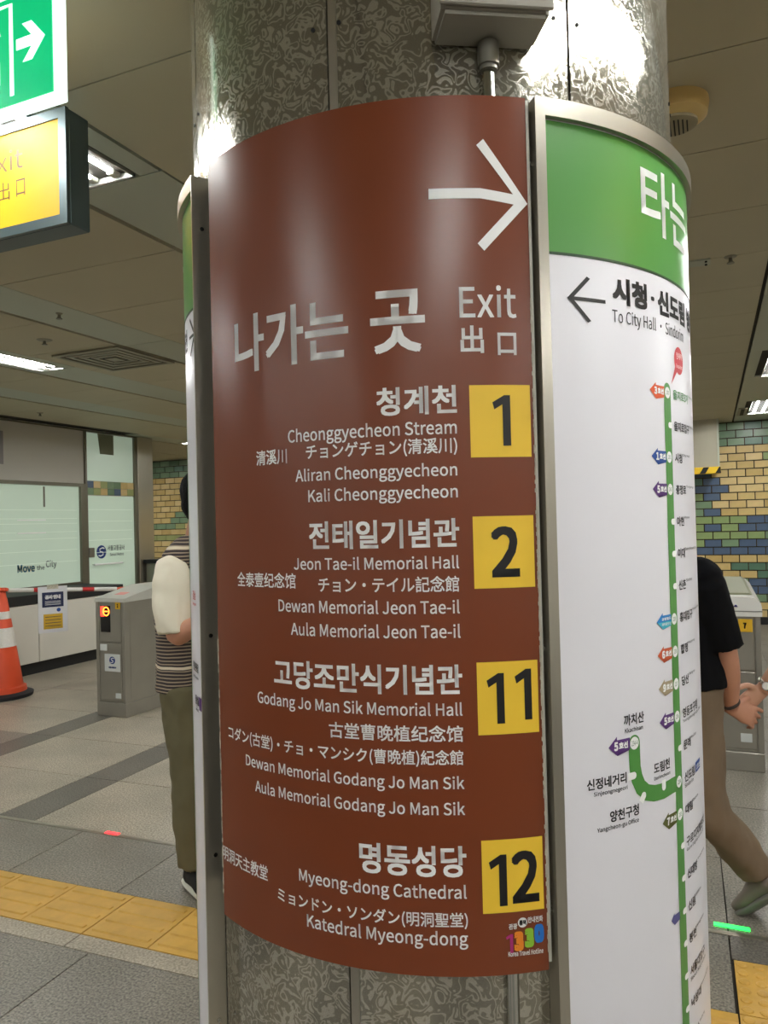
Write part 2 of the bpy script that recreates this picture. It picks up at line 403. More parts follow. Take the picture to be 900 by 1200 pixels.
for (a, b) in strips: strip_run(a, b, [l for l in LAMPS if a < l[0] < b])
TUBE = mat('lit_tube', (255, 255, 250), .4, emit=(250, 252, 250), estr=TUBE_STRENGTH)
REFL = mat('lamp_reflector', (225, 226, 220), .25, .6)
ENDCAP = mat('lamp_socket', (205, 203, 190), .5)
lamp_names = {(-1.97, 2.14): 'bright recessed tube lamp beside the yellow exit sign', (-4.68, 4.43): 'long recessed tube lamp over the glass booth, left edge of the photo',
 (-7.15, 10.42): 'far recessed tube lamp glowing beside the left sign board edge', (.575, 10.69): 'recessed tube lamp nearest the mosaic tile wall on the right', (.575, 7.8): 'recessed tube lamp at the right edge, next before the farthest'}
ul = 0
ORD = ['first', 'second', 'third', 'fourth', 'fifth', 'sixth', 'seventh']; ROWN = {-9.78: 'added far-left', -7.15: 'short booth', -4.68: 'gate', -1.97: 'middle', .575: 'column-side', 3.33: 'outermost'}
for (sx, e) in LAMPS:
    root = thing('ceiling_lamp', lamp_names.get((sx, e)) or 'recessed tube lamp out of view, %s from the tile wall in the %s lamp row' % (ORD[sorted([q[1] for q in LAMPS if q[0] == sx], reverse=True).index(e)], ROWN[sx]), 'ceiling lamp', (sx, e-.62, CEIL), 'recessed ceiling lamps')
    w = .122
    bm = B()
    prism([(-w, 0), (-w, .012), (-.1, .055), (.1, .055), (w, .012), (w, 0), (w-.006, 0), (.094, .049), (-.094, .049), (-w+.006, 0)], lambda u, v, d, sx=sx: (sx+u, d, CEIL+v-.0), e-1.23, e-.01, bm)
    abox(bm, sx-w, sx+w, e-.02, e-.01, CEIL, CEIL+.055); abox(bm, sx-w, sx+w, e-1.23, e-1.22, CEIL, CEIL+.055)
    obj('reflector', bm, REFL, root)
    for s in (-.05, .05):
        obj('tube', lathe(B(), [(.013, 0), (.013, 1.12)], (sx+s, e-1.18, CEIL+.024), 10, 'y'), TUBE, root, smooth=True)
        for y0_ in (e-.06, e-1.22): obj('socket', bx(sx+s-.016, sx+s+.016, y0_, y0_+.04, CEIL+.006, CEIL+.05, .004), ENDCAP, root)
# vent, sprinklers, detectors
VENT = mat('vent_metal', (150, 146, 128), .5, .2)
vt = thing('ceiling_vent', 'square slatted air diffuser in the ceiling left of the column', 'air vent', (-3.98, 4.33, CEIL-.012))
for i, h in enumerate([.30, .235, .175, .115]):
    bm = B(); w = .035; z0, z1 = CEIL-.016+.002*i, CEIL-.004
    for (ax, bx_) in ((-h, -h+w), (h-w, h)):
        abox(bm, -3.98+ax, -3.98+bx_, 4.33-h, 4.33+h, z0, z1); abox(bm, -3.98-h+w, -3.98+h-w, 4.33+ax, 4.33+bx_, z0, z1)
    obj('louvre_ring' if i else 'frame', bm, VENT, vt)
obj('centre_plate', bx(-4.03, -3.93, 4.28, 4.38, CEIL-.012, CEIL-.004), VENT, vt)
obj('backing', bx(-4.27, -3.69, 4.04, 4.62, CEIL-.004, CEIL-.001), DARK, vt)
def sprinkler(x, y, label, z=CEIL, r=.035):
    t = thing('sprinkler', label, 'sprinkler', (x, y, z-.03))
    obj('escutcheon', lathe(B(), [(r, 0), (r*.8, -.006), (r*.4, -.008)], (x, y, z), 20), VENT, t, smooth=True, sharp=30)
    obj('head', lathe(B(), [(.008, 0), (.01, -.02), (.018, -.024), (.018, -.028)], (x, y, z-.006), 12), STEEL_DULL, t)
sprinkler(-3.98, 3.69, 'small ceiling sprinkler in front of the square air diffuser', r=.05)
sprinkler(-3.43, 3.29, 'tiny sprinkler on the pale ceiling strip left of the column', z=CEIL+.004, r=.02)
sprinkler(-6.5, 5.95, 'small dark sprinkler near the top of the glass booth', r=.035)
sprinkler(.12, 4.06, 'small round sensor on the ceiling right of the column', r=.03)
CREAM = mat('aged_cream_plastic', (214, 184, 120), .5); CREAM2 = mat('aged_speaker_grille', (150, 140, 112), .6)
sx_, sy_ = -.07, 2.47
spk = thing('ceiling_speaker', 'round cream alarm speaker under the ceiling right of the column', 'speaker', (sx_, sy_, CEIL-.07))
obj('body', lathe(B(), [(.098, 0), (.1, -.012), (.094, -.045), (.072, -.06)], (sx_, sy_, CEIL), 40), CREAM, spk, smooth=True, sharp=35)
obj('grille', lathe(B(), [(.066, 0), (.066, -.008), (.05, -.014)], (sx_, sy_, CEIL-.06), 32), CREAM2, spk, smooth=True, sharp=35)
for i in range(-3, 4):
    ww = math.sqrt(.05**2-(i*.012)**2)
    obj('slot', bx(sx_+i*.012-.002, sx_+i*.012+.002, sy_-ww, sy_+ww, CEIL-.0755, CEIL-.0735), DARK, spk)
gr = thing('ceiling_light_slot', 'narrow slotted ceiling grille beside the far right lamp', 'air vent', (.37, 10.3, CEIL-.01))
obj('frame', bx(.33, .43, 9.95, 10.65, CEIL-.012, CEIL-.001), VENT, gr); obj('slot', bx(.36, .40, 10.0, 10.6, CEIL-.014, CEIL-.011), DARK, gr)
brk = thing('ceiling_bracket', 'small white bracket plate on the ceiling right of the sign column', 'bracket', (-.1, 4.07, CEIL-.012))
obj('plate', bx(-.4, .03, 4.03, 4.12, CEIL-.008, CEIL), CEIL_STRIP, brk)
for yy in (4.05, 4.1): obj('bolt', lathe(B(), [(.006, 0), (.006, -.006)], (.01, yy, CEIL-.008), 8), DARK, brk)

# ------------------------------------------------------------------ walls
WALLM = mat('painted_wall', (214, 210, 200), .7); SKIRT = mat('black_skirting', (24, 23, 24), .5)
tag(obj('wall_right', bx(5.1, 5.2, -5.2, 11.6, 0, CEIL+.02), WALLM), kind='structure')
tag(obj('wall_rear', bx(-11.2, 5.2, -5.2, -5.1, 0, CEIL+.02), WALLM), kind='structure')
tag(obj('wall_far_left', bx(-11.2, -11.1, 8.5, 11.6, 0, CEIL+.02), WALLM), kind='structure')
# back wall: glazed bricks
YB = 11.42
GROUT = mat('brick_grout', (74, 66, 48), .9)
wb = tag(obj('wall_back', bx(-11.2, 5.2, YB, YB+.1, 0, CEIL+.02), GROUT), kind='structure')
tag(obj('baseboard_back', bx(-11.1, 5.1, YB-.03, YB, 0, .10), SKIRT), kind='structure')
BM = {n: mat('glaze_'+n, c, .28, 0, .5, noise_amt=.07, noise_scale=8) for n, c in dict(y1=(214,186,124), y2=(204,174,110), y3=(222,196,138), g1=(112,140,108), g2=(126,152,118), g3=(92,126,104), lg=(146,166,108), b=(84,102,128), b2=(66,82,98), yg=(164,170,110)).items()}
def paint(x, z, r, c):
    rnd = random.random()
    if z > 2.425: return ['g1', 'g2', 'g3'][int(rnd*3)]
    if -.5 < x < 1.35:
        if z > 1.95 and x < -.08: return 'b2'
        if x < .12 and 1.75 < z <= 2.0: return 'b' if x > -.1 else 'g3'
        if x < -.08 and z > 1.0: return 'g2' if rnd < .6 else 'lg'
        if -.08 <= x < .04 and 1.05 < z < 1.95: return 'b'
        if 1.33 < z < 1.47: return 'lg' if x < .5 else ('b' if rnd < .5 else 'g2')
        if 1.22 < z <= 1.33: return 'b' if (x < .06 or .25 < x < .7) else 'lg'
        if 1.12 < z <= 1.22: return 'lg' if x < .55 else ('b' if rnd < .6 else 'g2')
        if 1.0 < z <= 1.12: return 'g2' if x < .3 or rnd < .3 else 'b'
        if .9 < z <= 1.0: return 'b' if x < .4 or rnd < .5 else 'g3'
        if .6 < z <= .78: return 'g3' if x > .55 or rnd < .3 else 'y1'
        if .38 < z <= .6: return 'b' if x > .4 else 'g2'
        if .28 < z <= .38: return 'g2'
        if z > 1.7 and rnd < .12: return 'lg'
    elif x < -8.9:
        if x > -9.15 and 1.6 < z < 1.75: return 'g2'
        if 1.47 < z < 1.58: return 'g2' if rnd < .7 else 'yg'
        if 1.26 < z < 1.37: return 'yg'
    else:
        q = noise.noise(Vector((x*.9, z*1.6, 3.1)))
        if q > .25: return 'b'
        if q > .12: return 'g2'
    return 'y1' if rnd < .5 else ('y2' if rnd < .8 else 'y3')
BW, BH = .2150, .1062
def brick_bm(w):
    bm = bx(-w/2+.007, w/2-.007, -.018, .0, -BH/2+.007, BH/2-.007); return bm
_bk = {}
rest = {}
for r in range(26):
    z = 2.743-BH*(r+.5); shift = BW/2 if r % 2 else 0
    if z-BH/2 < .08: continue
    for cidx in range(-52, 25):
        x = .010+BW*cidx+shift+BW/2
        if not (-11.05 < x < 5.0): continue
        kk = paint(x, z, r, cidx)
        near = (-.32 < x < 1.2) or (-9.85 < x < -8.9 and z > 1.0)
        if near:
            if kk not in _bk:
                me = bpy.data.meshes.new('brick'); bm = brick_bm(BW); bm.to_mesh(me); bm.free(); me.materials.append(BM[kk]); _bk[kk] = me
            o = bpy.data.objects.new('brick', _bk[kk]); o.location = (x, YB, z); link(o, wb)
        else:
            rest.setdefault(kk, []).append((x, z))
bm = B(); keys = list(rest)
for i, kk in enumerate(keys):
    for x, z in rest[kk]:
        n0 = len(bm.faces); abox(bm, x-BW/2+.007, x+BW/2-.007, YB-.018, YB, z-BH/2+.007, z+BH/2-.007)
        bm.faces.ensure_lookup_table()
        for f in bm.faces[n0:]: f.material_index = i
tag(obj('bricks', bm, [BM[k] for k in keys], wb), kind='stuff')
# soffit box with hazard tape, right of the column
SOF = mat('painted_soffit', (170, 164, 146), .6)
tag(obj('trim_soffit', bx(-1.7, .105, 10.9, YB, 2.11, CEIL+.01), SOF), kind='structure')
so = obj('soffit_edge', bx(.095, .118, 10.885, YB, 2.10, CEIL), CEIL_STRIP, bpy.data.objects['trim_soffit'])
hz = thing('hazard_edge_guard', 'yellow and black striped bumper along the low soffit edge', 'edge guard', (-.8, 10.9, 2.02))
obj('guard', bx(-1.72, .13, 10.86, 10.93, 2.03, 2.12, bev=.008), mat('hazard_yellow', (232, 190, 40), .5), hz)
for i in range(10):
    u = .06-.19*i
    obj('stripe', prism([(u, 2.034), (u+.07, 2.034), (u+.12 if i else u+.066, 2.116), (u+.05, 2.116)], lambda a, b, d: (a, d, b), 10.857, 10.861), BLACK, hz)

# left booth wall, x = -7.2
XL = -7.2
BOOTH = mat('booth_panel', (196, 192, 182), .5)
FRAME = mat('booth_frame', (120, 116, 102), .4, .7)
FROST = mat('frosted_glass', (190, 206, 188), .25, 0, .5, emit=(185, 205, 186), estr=.3, noise_amt=.02, noise_scale=2)  # emission here and in the film lines replaces the lit office behind
FROST2 = mat('frosted_glass_lines', (208, 220, 204), .35, emit=(190, 208, 190), estr=.32)
wl = tag(obj('wall_left', bx(XL-.15, XL-.02, -5.1, 8.5, 0, CEIL+.02), BOOTH), kind='structure')
obj('fascia_panel', bx(XL-.02, XL, 3.0, 5.6, 2.07, 2.735), BOOTH, wl); obj('fascia_panel', bx(XL-.02, XL, 5.605, 7.25, 2.07, 2.735), BOOTH, wl)
obj('top_rail', bx(XL-.02, XL+.02, 3.0, 8.2, 2.735, CEIL), FRAME, wl)
obj('lintel_rail', bx(XL-.02, XL+.03, 3.0, 7.28, 2.035, 2.075), FRAME, wl)
obj('door_post', bx(XL-.02, XL+.03, 7.17, 7.28, .0, 2.035), FRAME, wl)
obj('door_post', bx(XL-.02, XL+.02, 7.25, 7.285, 2.07, 2.735), FRAME, wl)
obj('door_post', bx(XL-.02, XL+.02, 8.14, 8.2, 0, 2.735), FRAME, wl)
obj('sill_rail', bx(XL-.02, XL+.02, 3.0, 7.17, .835, .86), FRAME, wl)
obj('small_notice', bx(XL, XL+.008, 5.7, 6.07, 2.25, 2.62), mat('notice_grey', (140, 136, 136), .6), wl)
w1 = tag(obj('window_1', bx(XL-.02, XL-.008, 5.05, 7.17, .86, 2.035), FROST), kind='structure')
w1b = tag(obj('window_2', bx(XL-.02, XL-.008, 3.05, 5.0, .86, 2.035), FROST), kind='structure')
for i, z in enumerate([1.74, 1.64, 1.58, 1.48, 1.40, 1.26, 1.12]):
    obj('film_line', bx(XL-.009, XL-.006, 5.1, 7.13, z, z+.006), FROST2, w1)
obj('handle_bar', bx(XL-.006, XL, 6.62, 6.64, 1.78, 2.02), FRAME, w1)
for z in (1.47, 1.62): obj('white_bar', bx(XL-.008, XL-.004, 6.25, 6.65, z, z+.012), WHITE_PRINT, w1)
w3 = tag(obj('window_3', bx(XL-.02, XL-.008, 7.29, 8.14, 2.12, 2.73), FROST), kind='structure')
obj('duct_reflection', prism([(7.50, 2.73), (7.78, 2.73), (7.78, 2.47), (7.54, 2.47)], lambda a, b, d: (d, a, b), XL-.008, XL-.004), mat('duct_reflection_grey', (122, 126, 104), .5), w3)  # grey plate on the pane: painted reflection of a duct
dr = tag(obj('door_1', bx(XL-.02, XL-.008, 7.29, 8.14, .02, 1.93), FROST), kind='structure')
for z in (1.75, 1.6, 1.48, 1.36, 1.2): obj('film_line', bx(XL-.009, XL-.006, 7.3, 8.1, z, z+.006), FROST2, dr)
obj('door_handle', lathe(B(), [(.012, 0), (.012, .5)], (XL+.04, 7.36, 1.055), 12, 'y'), WHITE_PRINT, dr, smooth=True)
for yy in (7.38, 7.84): obj('handle_stay', bx(XL-.008, XL+.04, yy-.008, yy+.008, 1.05, 1.062), CHROME, dr)
obj('lock', bx(XL-.008, XL+.05, 7.28, 7.36, 1.15, 1.27, bev=.006), STEEL_DULL, dr)
# coloured mosaic band over the door
bandm = [BM['g2'], BM['y1'], BM['b'], BM['yg'], BM['g1'], BM['y3']]
for i in range(7):
    for j in range(2): obj('mosaic_piece', bx(XL-.02, XL-.004, 7.295+.121*i, 7.295+.121*i+.119, 1.94+.09*j, 2.026+.09*j), bandm[(i*3+j*2+(i//2)) % 6], wl)
# lettering on the glass and the door
INK_G = P_('grey_ink', (98, 110, 104)); INK_B = P_('blue_ink', (40, 130, 160)); EMB = P_('emblem_blue', (26, 62, 130))
def lleft(parent, s, y0, y1, z0, z1, m, bold=.006):   # text on the booth wall, read from +X: u grows with +Y
    return flat('lettering', fit(glyphs(s, bold), 0, y1-y0, 0, z1-z0), m, parent, (XL-.0065, y0, z0), (0, 1, 0), (0, 0, 1))
lleft(w1, 'Move', 6.24, 6.48, 1.03, 1.12, INK_B, .012); lleft(w1, 'the', 6.51, 6.62, 1.045, 1.10, INK_G); lleft(w1, 'City', 6.64, 6.80, 1.045, 1.15, INK_G)
def emblem(parent, o, ax, ay, r):
    bm = disc(B(), 0, 0, r, 28); flat('emblem', bm, EMB, parent, o, ax, ay)
    n = Vector(ax).cross(Vector(ay)).normalized()*.0008
    bm = B(); ribbon(bm, [(r*.62, r*.5), (r*.2, r*.62), (-r*.35, r*.42), (-r*.3, r*.08), (r*.3, -r*.08), (r*.35, -r*.42), (-r*.2, -r*.62), (-r*.62, -r*.5)], r*.2)
    flat('emblem_wave', bm, WHITE_PRINT, parent, Vector(o)+n, ax, ay)
emblem(dr, (XL-.0065, 7.53, 1.21), (0, 1, 0), (0, 0, 1), .085)
lleft(dr, '서울교통공사', 7.64, 7.95, 1.22, 1.29, INK_G); lleft(dr, 'Seoul Metro', 7.68, 7.93, 1.15, 1.19, INK_G)
# steel pier and the low unit behind it
tag(obj('trim_pier', bx(XL-.15, XL+.03, 8.2, 8.5, 0, CEIL, bev=.004), STEEL), kind='structure')
lw = thing('low_cabinet', 'low steel cabinet with black top beside the steel pier', 'cabinet', (-6.73, 8.58, 0))
obj('body', bx(-7.14, -6.32, 8.28, 8.88, 0, 1.02, bev=.006), STEEL_DULL, lw); obj('top', bx(-7.16, -6.3, 8.25, 8.9, 1.02, 1.07, bev=.004), BLACK, lw); obj('door', bx(-7.08, -6.38, 8.268, 8.28, .1, .98), STEEL_DULL, lw)

# ------------------------------------------------------------------ counter below the glass
CW = mat('counter_white', (214, 210, 198), .4, noise_amt=.02, noise_scale=3)
ct = thing('service_counter', 'low white counter with black top edge and plinth under the glass booth', 'counter', (-6.85, 5.9, 0))
obj('carcass', bx(-7.16, -6.56, 2.6, 7.15, .12, .73), BOOTH, ct)
obj('counter_top', bx(-7.17, -6.53, 2.55, 7.17, .735, .835, bev=.006), BLACK, ct); obj('plinth', bx(-7.16, -6.58, 2.6, 7.15, 0, .12), BLACK, ct)
for a, b in ((2.6, 3.7), (3.7, 4.81), (4.81, 5.92), (5.92, 7.03)): obj('door', bx(-6.56, -6.54, a+.006, b-.006, .125, .73, bev=.003), CW, ct)

# ------------------------------------------------------------------ traffic cones, bar and notice
CONE = mat('cone_orange', (226, 82, 44), .45, noise_amt=.05, noise_scale=6); CONEW = mat('cone_reflective', (226, 222, 214), .4, noise_amt=.06, noise_scale=70); RUB = mat('black_rubber', (34, 34, 38), .7)
def cone(x, y, H, R, label):
    t = thing('traffic_cone', label, 'traffic cone', (x, y, 0), 'orange traffic cones')
    obj('base', lathe(B(), [(R*1.22, 0), (R*1.25, .03), (R*1.05, .045), (R, .05)], (x, y, 0), 40), RUB, t, smooth=True, sharp=35)
    rr = lambda h: R*.93*(1-h/H)+.052*(h/H)+ .0
    obj('body', lathe(B(), [(R, .045), (R*.97, .09), (rr(.1), .1), (rr(H*.5), H*.5), (rr(H*.93), H*.93), (.055, H*.95), (.05, H), (.03, H+.008)], (x, y, 0), 40), CONE, t, smooth=True, sharp=30)
    for h0, h1 in ((H*.48, H*.66), (H*.745, H*.815)):
        obj('reflective_band', lathe(B(), [(rr(h0)+.002, h0), (rr(h1)+.002, h1)], (x, y, 0), 40), CONEW, t, smooth=True, sharp=60)
    return t
cone(-5.99, 4.99, .95, .215, 'tall orange traffic cone with two white bands, left edge')
cone(-5.42, 5.95, .88, .2, 'orange traffic cone mostly hidden behind the left turnstile')
BARR = mat('bar_red', (196, 40, 40), .4); BARW = mat('bar_white', (226, 224, 218), .4)
a, b = Vector((-5.99, 4.99, .965)), Vector((-5.42, 5.95, .90)); dd = (b-a)
cb = thing('cone_bar', 'red and white barrier bar laid between the two cone tops', 'barrier bar', a)
n = 9
for i in range(n):
    p, q = a+dd*(.06+.88*i/n), a+dd*(.06+.88*(i+1)/n)
    if i in (2, 6): obj('red_band', tube(B(), [p, p+(q-p)*1], [.021, .021], 12), BARR, cb, smooth=True, sharp=60)
    else: obj('white_band', tube(B(), [p, q], [.02, .02], 12), BARW, cb, smooth=True, sharp=60)
def ring(p, r, t):
    bm = B(); pts = [(p[0]+r*cos(2*pi*i/16), p[1]+r*sin(2*pi*i/16), p[2]) for i in range(17)]
    return tube(bm, pts, [t]*17, 8, (0, 0, 1), 1)
obj('end_ring', ring(a+Vector((0, 0, .005)), .06, .016), CONE, cb, smooth=True); obj('end_ring', ring(b+Vector((0, 0, .0)), .06, .016), CONE, cb, smooth=True)
# hanging notice
u = dd.normalized(); u.z = 0; u.normalize(); nn = Vector((u.y, -u.x, 0))
nc = a+dd*.40+nn*.028
nt_ = thing('hanging_notice', 'white paper notice with navy and yellow boxes hung on the striped bar', 'notice', (nc.x, nc.y, nc.z-.38))
def npt(a_, b_, d_): return nc+u*a_+Vector((0, 0, b_))+nn*d_
obj('paper', prism([(-.13, -.40), (.13, -.40), (.13, .035), (-.13, .035)], npt, 0, .004), mat('notice_paper', (224, 224, 226), .6), nt_)
obj('navy_box', prism([(-.095, -.16), (.095, -.16), (.095, -.02), (-.095, -.02)], npt, .004, .005), NAVY, nt_)
obj('yellow_box', prism([(-.085, -.365), (.085, -.365), (.085, -.225), (-.085, -.225)], npt, .004, .005), mat('notice_yellow', (214, 172, 50), .5), nt_)
obj('tape', prism([(-.05, .01), (.05, .01), (.05, .05), (-.05, .05)], npt, .004, .006), CAULK, nt_)
flat('lettering', fit(glyphs('공사 안내', .04), -.07, .07, -.085, -.045), WHITE_PRINT, nt_, nc+nn*.0055, u, (0, 0, 1))
for q in range(4): flat('text_line', poly(B(), [(-.07, -.25-.028*q), (.07, -.25-.028*q), (.07, -.255-.028*q), (-.07, -.255-.028*q)]), NAVY, nt_, nc+nn*.0055, u, (0, 0, 1))
for q in range(3): flat('text_line', poly(B(), [(-.07, -.105-.015*q), (.07, -.105-.015*q), (.07, -.109-.015*q), (-.07, -.109-.015*q)]), WHITE_PRINT, nt_, nc+nn*.0055, u, (0, 0, 1))
flat('blue_dot', disc(B(), .05, -.19, .018), BLUE1, nt_, nc+nn*.0055, u, (0, 0, 1))

# ------------------------------------------------------------------ turnstiles
GATE = mat('gate_steel', (160, 156, 146), .4, .6, noise_amt=.05, noise_scale=5)
GATE2 = mat('gate_lid', (205, 204, 196), .3, .2)
STK = P_('sticker_white', (212, 216, 214)); SCREEN = mat('dark_window', (16, 14, 16), .15); LEDR = mat('red_led', (255, 60, 40), .4, emit=(255, 48, 30), estr=5)
LEDO = mat('orange_led', (255, 130, 50), .4, emit=(255, 120, 40), estr=5)
YST = P_('sticker_yellow', (226, 178, 40))
def turnstile(x0, x1, y0, L, H, label, kind):
    t = thing('turnstile', label, 'turnstile', ((x0+x1)/2, y0+L/2, 0), 'steel ticket gates')
    obj('plinth', bx(x0-.004, x1+.004, y0-.004, y0+L, 0, .11, bev=.004), GATE, t)
    obj('body', bx(x0, x1, y0+.006, y0+L, .11, H-.02, bev=.004), GATE, t)
    for s, xx in ((-1, x0), (1, x1)): obj('corner_post', bx(xx-.003 if s < 0 else xx-.028, xx+.028 if s < 0 else xx+.003, y0-.004, y0+.03, .11, H-.02, bev=.003), GATE, t)
    w0, w1_ = x0+.034, x1-.034
    obj('lower_door', bx(w0, w1_, y0-.002, y0+.01, .13, H*.62, bev=.003), GATE, t)
    obj('upper_panel', bx(w0, w1_, y0-.002, y0+.01, H*.63, H-.03, bev=.003), GATE, t)
    if kind == 'L':
        lid = [(y0-.008, H-.03), (y0-.008, H), (y0+.42, H+.075), (y0+L, H+.075), (y0+L, H-.03)]
        obj('lid', prism(lid, lambda a, b, d: (d, a, b), x0-.008, x1+.008), GATE2, t)
        obj('dark_window', bx(w0+.018, w0+.115, y0-.006, y0-.001, H-.27, H-.06), SCREEN, t)
        cx, cz = w0+.078, H-.105
        obj('red_led', bx(w0+.022, w0+.056, y0-.0075, y0-.006, H-.145, H-.065), LEDR, t)
        f = (1, 0, 0), (0, 0, 1)
        bm = B(); ribbon(bm, [(.03*cos(2*pi*i/20), .033*sin(2*pi*i/20)) for i in range(21)], .011); poly(bm, [(-.02, -.005), (.02, -.005), (.02, .005), (-.02, .005)])
        flat('no_entry_symbol', bm, LEDO, t, (cx, y0-.0078, cz), *f)
        obj('yellow_sticker', bx(x1-.085, x1-.035, y0-.008, y0-.005, H-.085, H-.03), YST, t)
        flat('lettering', fit(glyphs('2', .03), 0, .014, 0, .03), BLACK_PRINT, t, (x1-.067, y0-.0085, H-.073), *f)
        obj('white_sticker', bx(w0+.005, w0+.075, y0-.004, y0-.002, H*.555, H*.61), STK, t)
        obj('emblem_sticker', bx(w0+.05, x1-.05, y0-.004, y0-.002, .36, .50), STK, t)
        emblem(t, ((w0+.05+x1-.05)/2, y0-.0045, .45), (1, 0, 0), (0, 0, 1), .03)
        flat('lettering', fit(glyphs('서울교통공사', .03), -.04, .04, 0, .016), EMB, t, ((w0+x1)/2, y0-.0045, .385), *f)
        obj('plate', bx(x1-.1, x1-.045, y0-.004, y0-.002, .15, .19), STK, t)
        obj('side_panel', bx(x1, x1+.003, y0+.06, y0+L-.05, .14, H-.1), GATE, t)
        lid_s = prism([(-.05, -.04), (.05, -.04), (.05, .04), (-.05, .04)], lambda a, b, d: ((x0+x1)/2+a, y0+.14+b, H+.0245+.1744*b+d), .0, .0015)
        obj('lid_sticker', lid_s, mat('pale_red_sticker', (226, 150, 140), .5), t)
    else:
        prof = [(x0-.01, H-.03), (x0-.01, H+.045), (x0+.01, H+.075), (x0+.05, H+.085), (x1-.06, H+.085), (x1-.02, H+.075), (x1+.008, H+.045), (x1+.012, H+.02), (x1+.012, H-.03)]
        obj('lid', prism(prof, lambda a, b, d: (a, d, b), y0-.012, y0+L), mat('gate_lid_white', (226, 224, 218), .25), t)
        obj('lid_line', bx(x0-.011, x1+.013, y0-.0135, y0-.012, H-.002, H+.003), mat('lid_joint', (120, 118, 112), .5), t)
        obj('lid_top', prism([(x0+.03, 0), (x1-.03, 0), (x1-.05, .012), (x0+.05, .012)], lambda a, b, d: (a, d, H+.085+b), y0+.1, y0+L-.1), mat('lid_decal', (128, 130, 104), .5), t)
        flat('lettering', fit(glyphs('▲▲▲', .03), -.03, .03, 0, .014), P_('violet_mark', (96, 84, 200)), t, (x0+.14, y0-.0145, H+.025), (1, 0, 0), (0, 0, 1))
        obj('yellow_sticker', bx(x1-.115, x1-.04, y0-.008, y0-.003, H-.12, H-.045, bev=.002), YST, t)
        flat('lettering', fit(glyphs('7', .03), 0, .018, 0, .035), BLACK_PRINT, t, (x1-.09, y0-.0085, H-.1), (1, 0, 0), (0, 0, 1))
        flat('badge', disc(B(), 0, 0, .018, 16, 1.3), BLACK_PRINT, t, (x0+.145, y0-.0045, H-.065), (1, 0, 0), (0, 0, 1))
        obj('plate', bx(x1-.12, x1-.06, y0-.004, y0-.002, .17, .22), STK, t)
        obj('side_leg', bx(x0-.03, x0-.004, y0+.06, y0+.16, 0, H-.05), GATE, t)
        obj('foot_cap', bx(x0-.045, x0-.002, y0+.03, y0+.08, 0, .03, bev=.004), STEEL_DULL, t)
    return t
turnstile(-4.596, -4.305, 4.73, 1.5, .945, 'steel turnstile with red lit display beside the orange cone', 'L')
turnstile(-.045, .240, 4.895, 1.5, .93, 'steel turnstile with white lid behind the person in black', 'R')

# ------------------------------------------------------------------ the column and its signs
CX, CY = -.5583, 1.5888
def cyl(R, th, z): a = rad(th); return Vector((CX+R*sin(a), CY-R*cos(a), z))
def slab(R0, R1, t0, t1, z0, z1, step=2.0, bm=None):
    bm = bm or B(); n = max(1, int(math.ceil((t1-t0)/step))); L = []
    for i in range(n+1):
        t = t0+(t1-t0)*i/n
        L.append([bm.verts.new(cyl(R, t, z)) for R, z in ((R0, z0), (R1, z0), (R1, z1), (R0, z1))])
    for a, b in zip(L, L[1:]):
        for k in range(4): bm.faces.new([a[k], a[(k+1) % 4], b[(k+1) % 4], b[k]])
    bm.faces.new(L[0]); bm.faces.new(L[-1][::-1])
    bmesh.ops.recalc_face_normals(bm, faces=bm.faces)
    return bm
def wrap(name, bm, m, parent, R, lift=.0007):
    """bend a (degrees, z) drawing round the column"""
    u0 = min(v.co.x for v in bm.verts); u1 = max(v.co.x for v in bm.verts); k = math.floor(u0/1.5)+1
    while k*1.5 < u1:
        bmesh.ops.bisect_plane(bm, geom=bm.verts[:]+bm.edges[:]+bm.faces[:], plane_co=(k*1.5, 0, 0), plane_no=(1, 0, 0)); k += 1
    for v in bm.verts: v.co = cyl(R+lift, v.co.x, v.co.y)
    for f in bm.faces:
        f.normal_update(); c = f.calc_center_median()
        if f.normal.dot(Vector((c.x-CX, c.y-CY, 0))) < 0: f.normal_flip()
    return obj(name, bm, m, parent)
column = bpy.data.objects.new('column', None); column.location = (CX, CY, 0); link(column); tag(column, kind='structure')
RC = .505
obj('core', lathe(B(), [(RC-.014, 0), (RC-.014, CEIL+.02)], (CX, CY, 0), 64), DARK, column)
for k in range(8):
    a = 1.6+45.0*k if k < 5 else 1.6-45.0*(k-4)+.0
    t0, t1 = a, a+44.6
    if k < 4: t1 = a+44.6
    w_ = 1.75 if k == 0 else .32
    o = obj('column_panel', slab(RC-.012, RC, t0+w_, t1+.12, .0, CEIL), ETCH, column, smooth=True, sharp=40)
    if k == 0: obj('edge_strip', slab(RC-.014, RC-.001, t0-.05, t0+1.62, 0, CEIL), STEEL, column)
    for z in (2.30, 1.62, .62):
        for tt in (t0+2.2, t1-2.6):
            obj('rivet', tube(B(), [cyl(RC-.002, tt, z), cyl(RC+.0015, tt, z)], [.0035, .0035], 10), DARK, column)
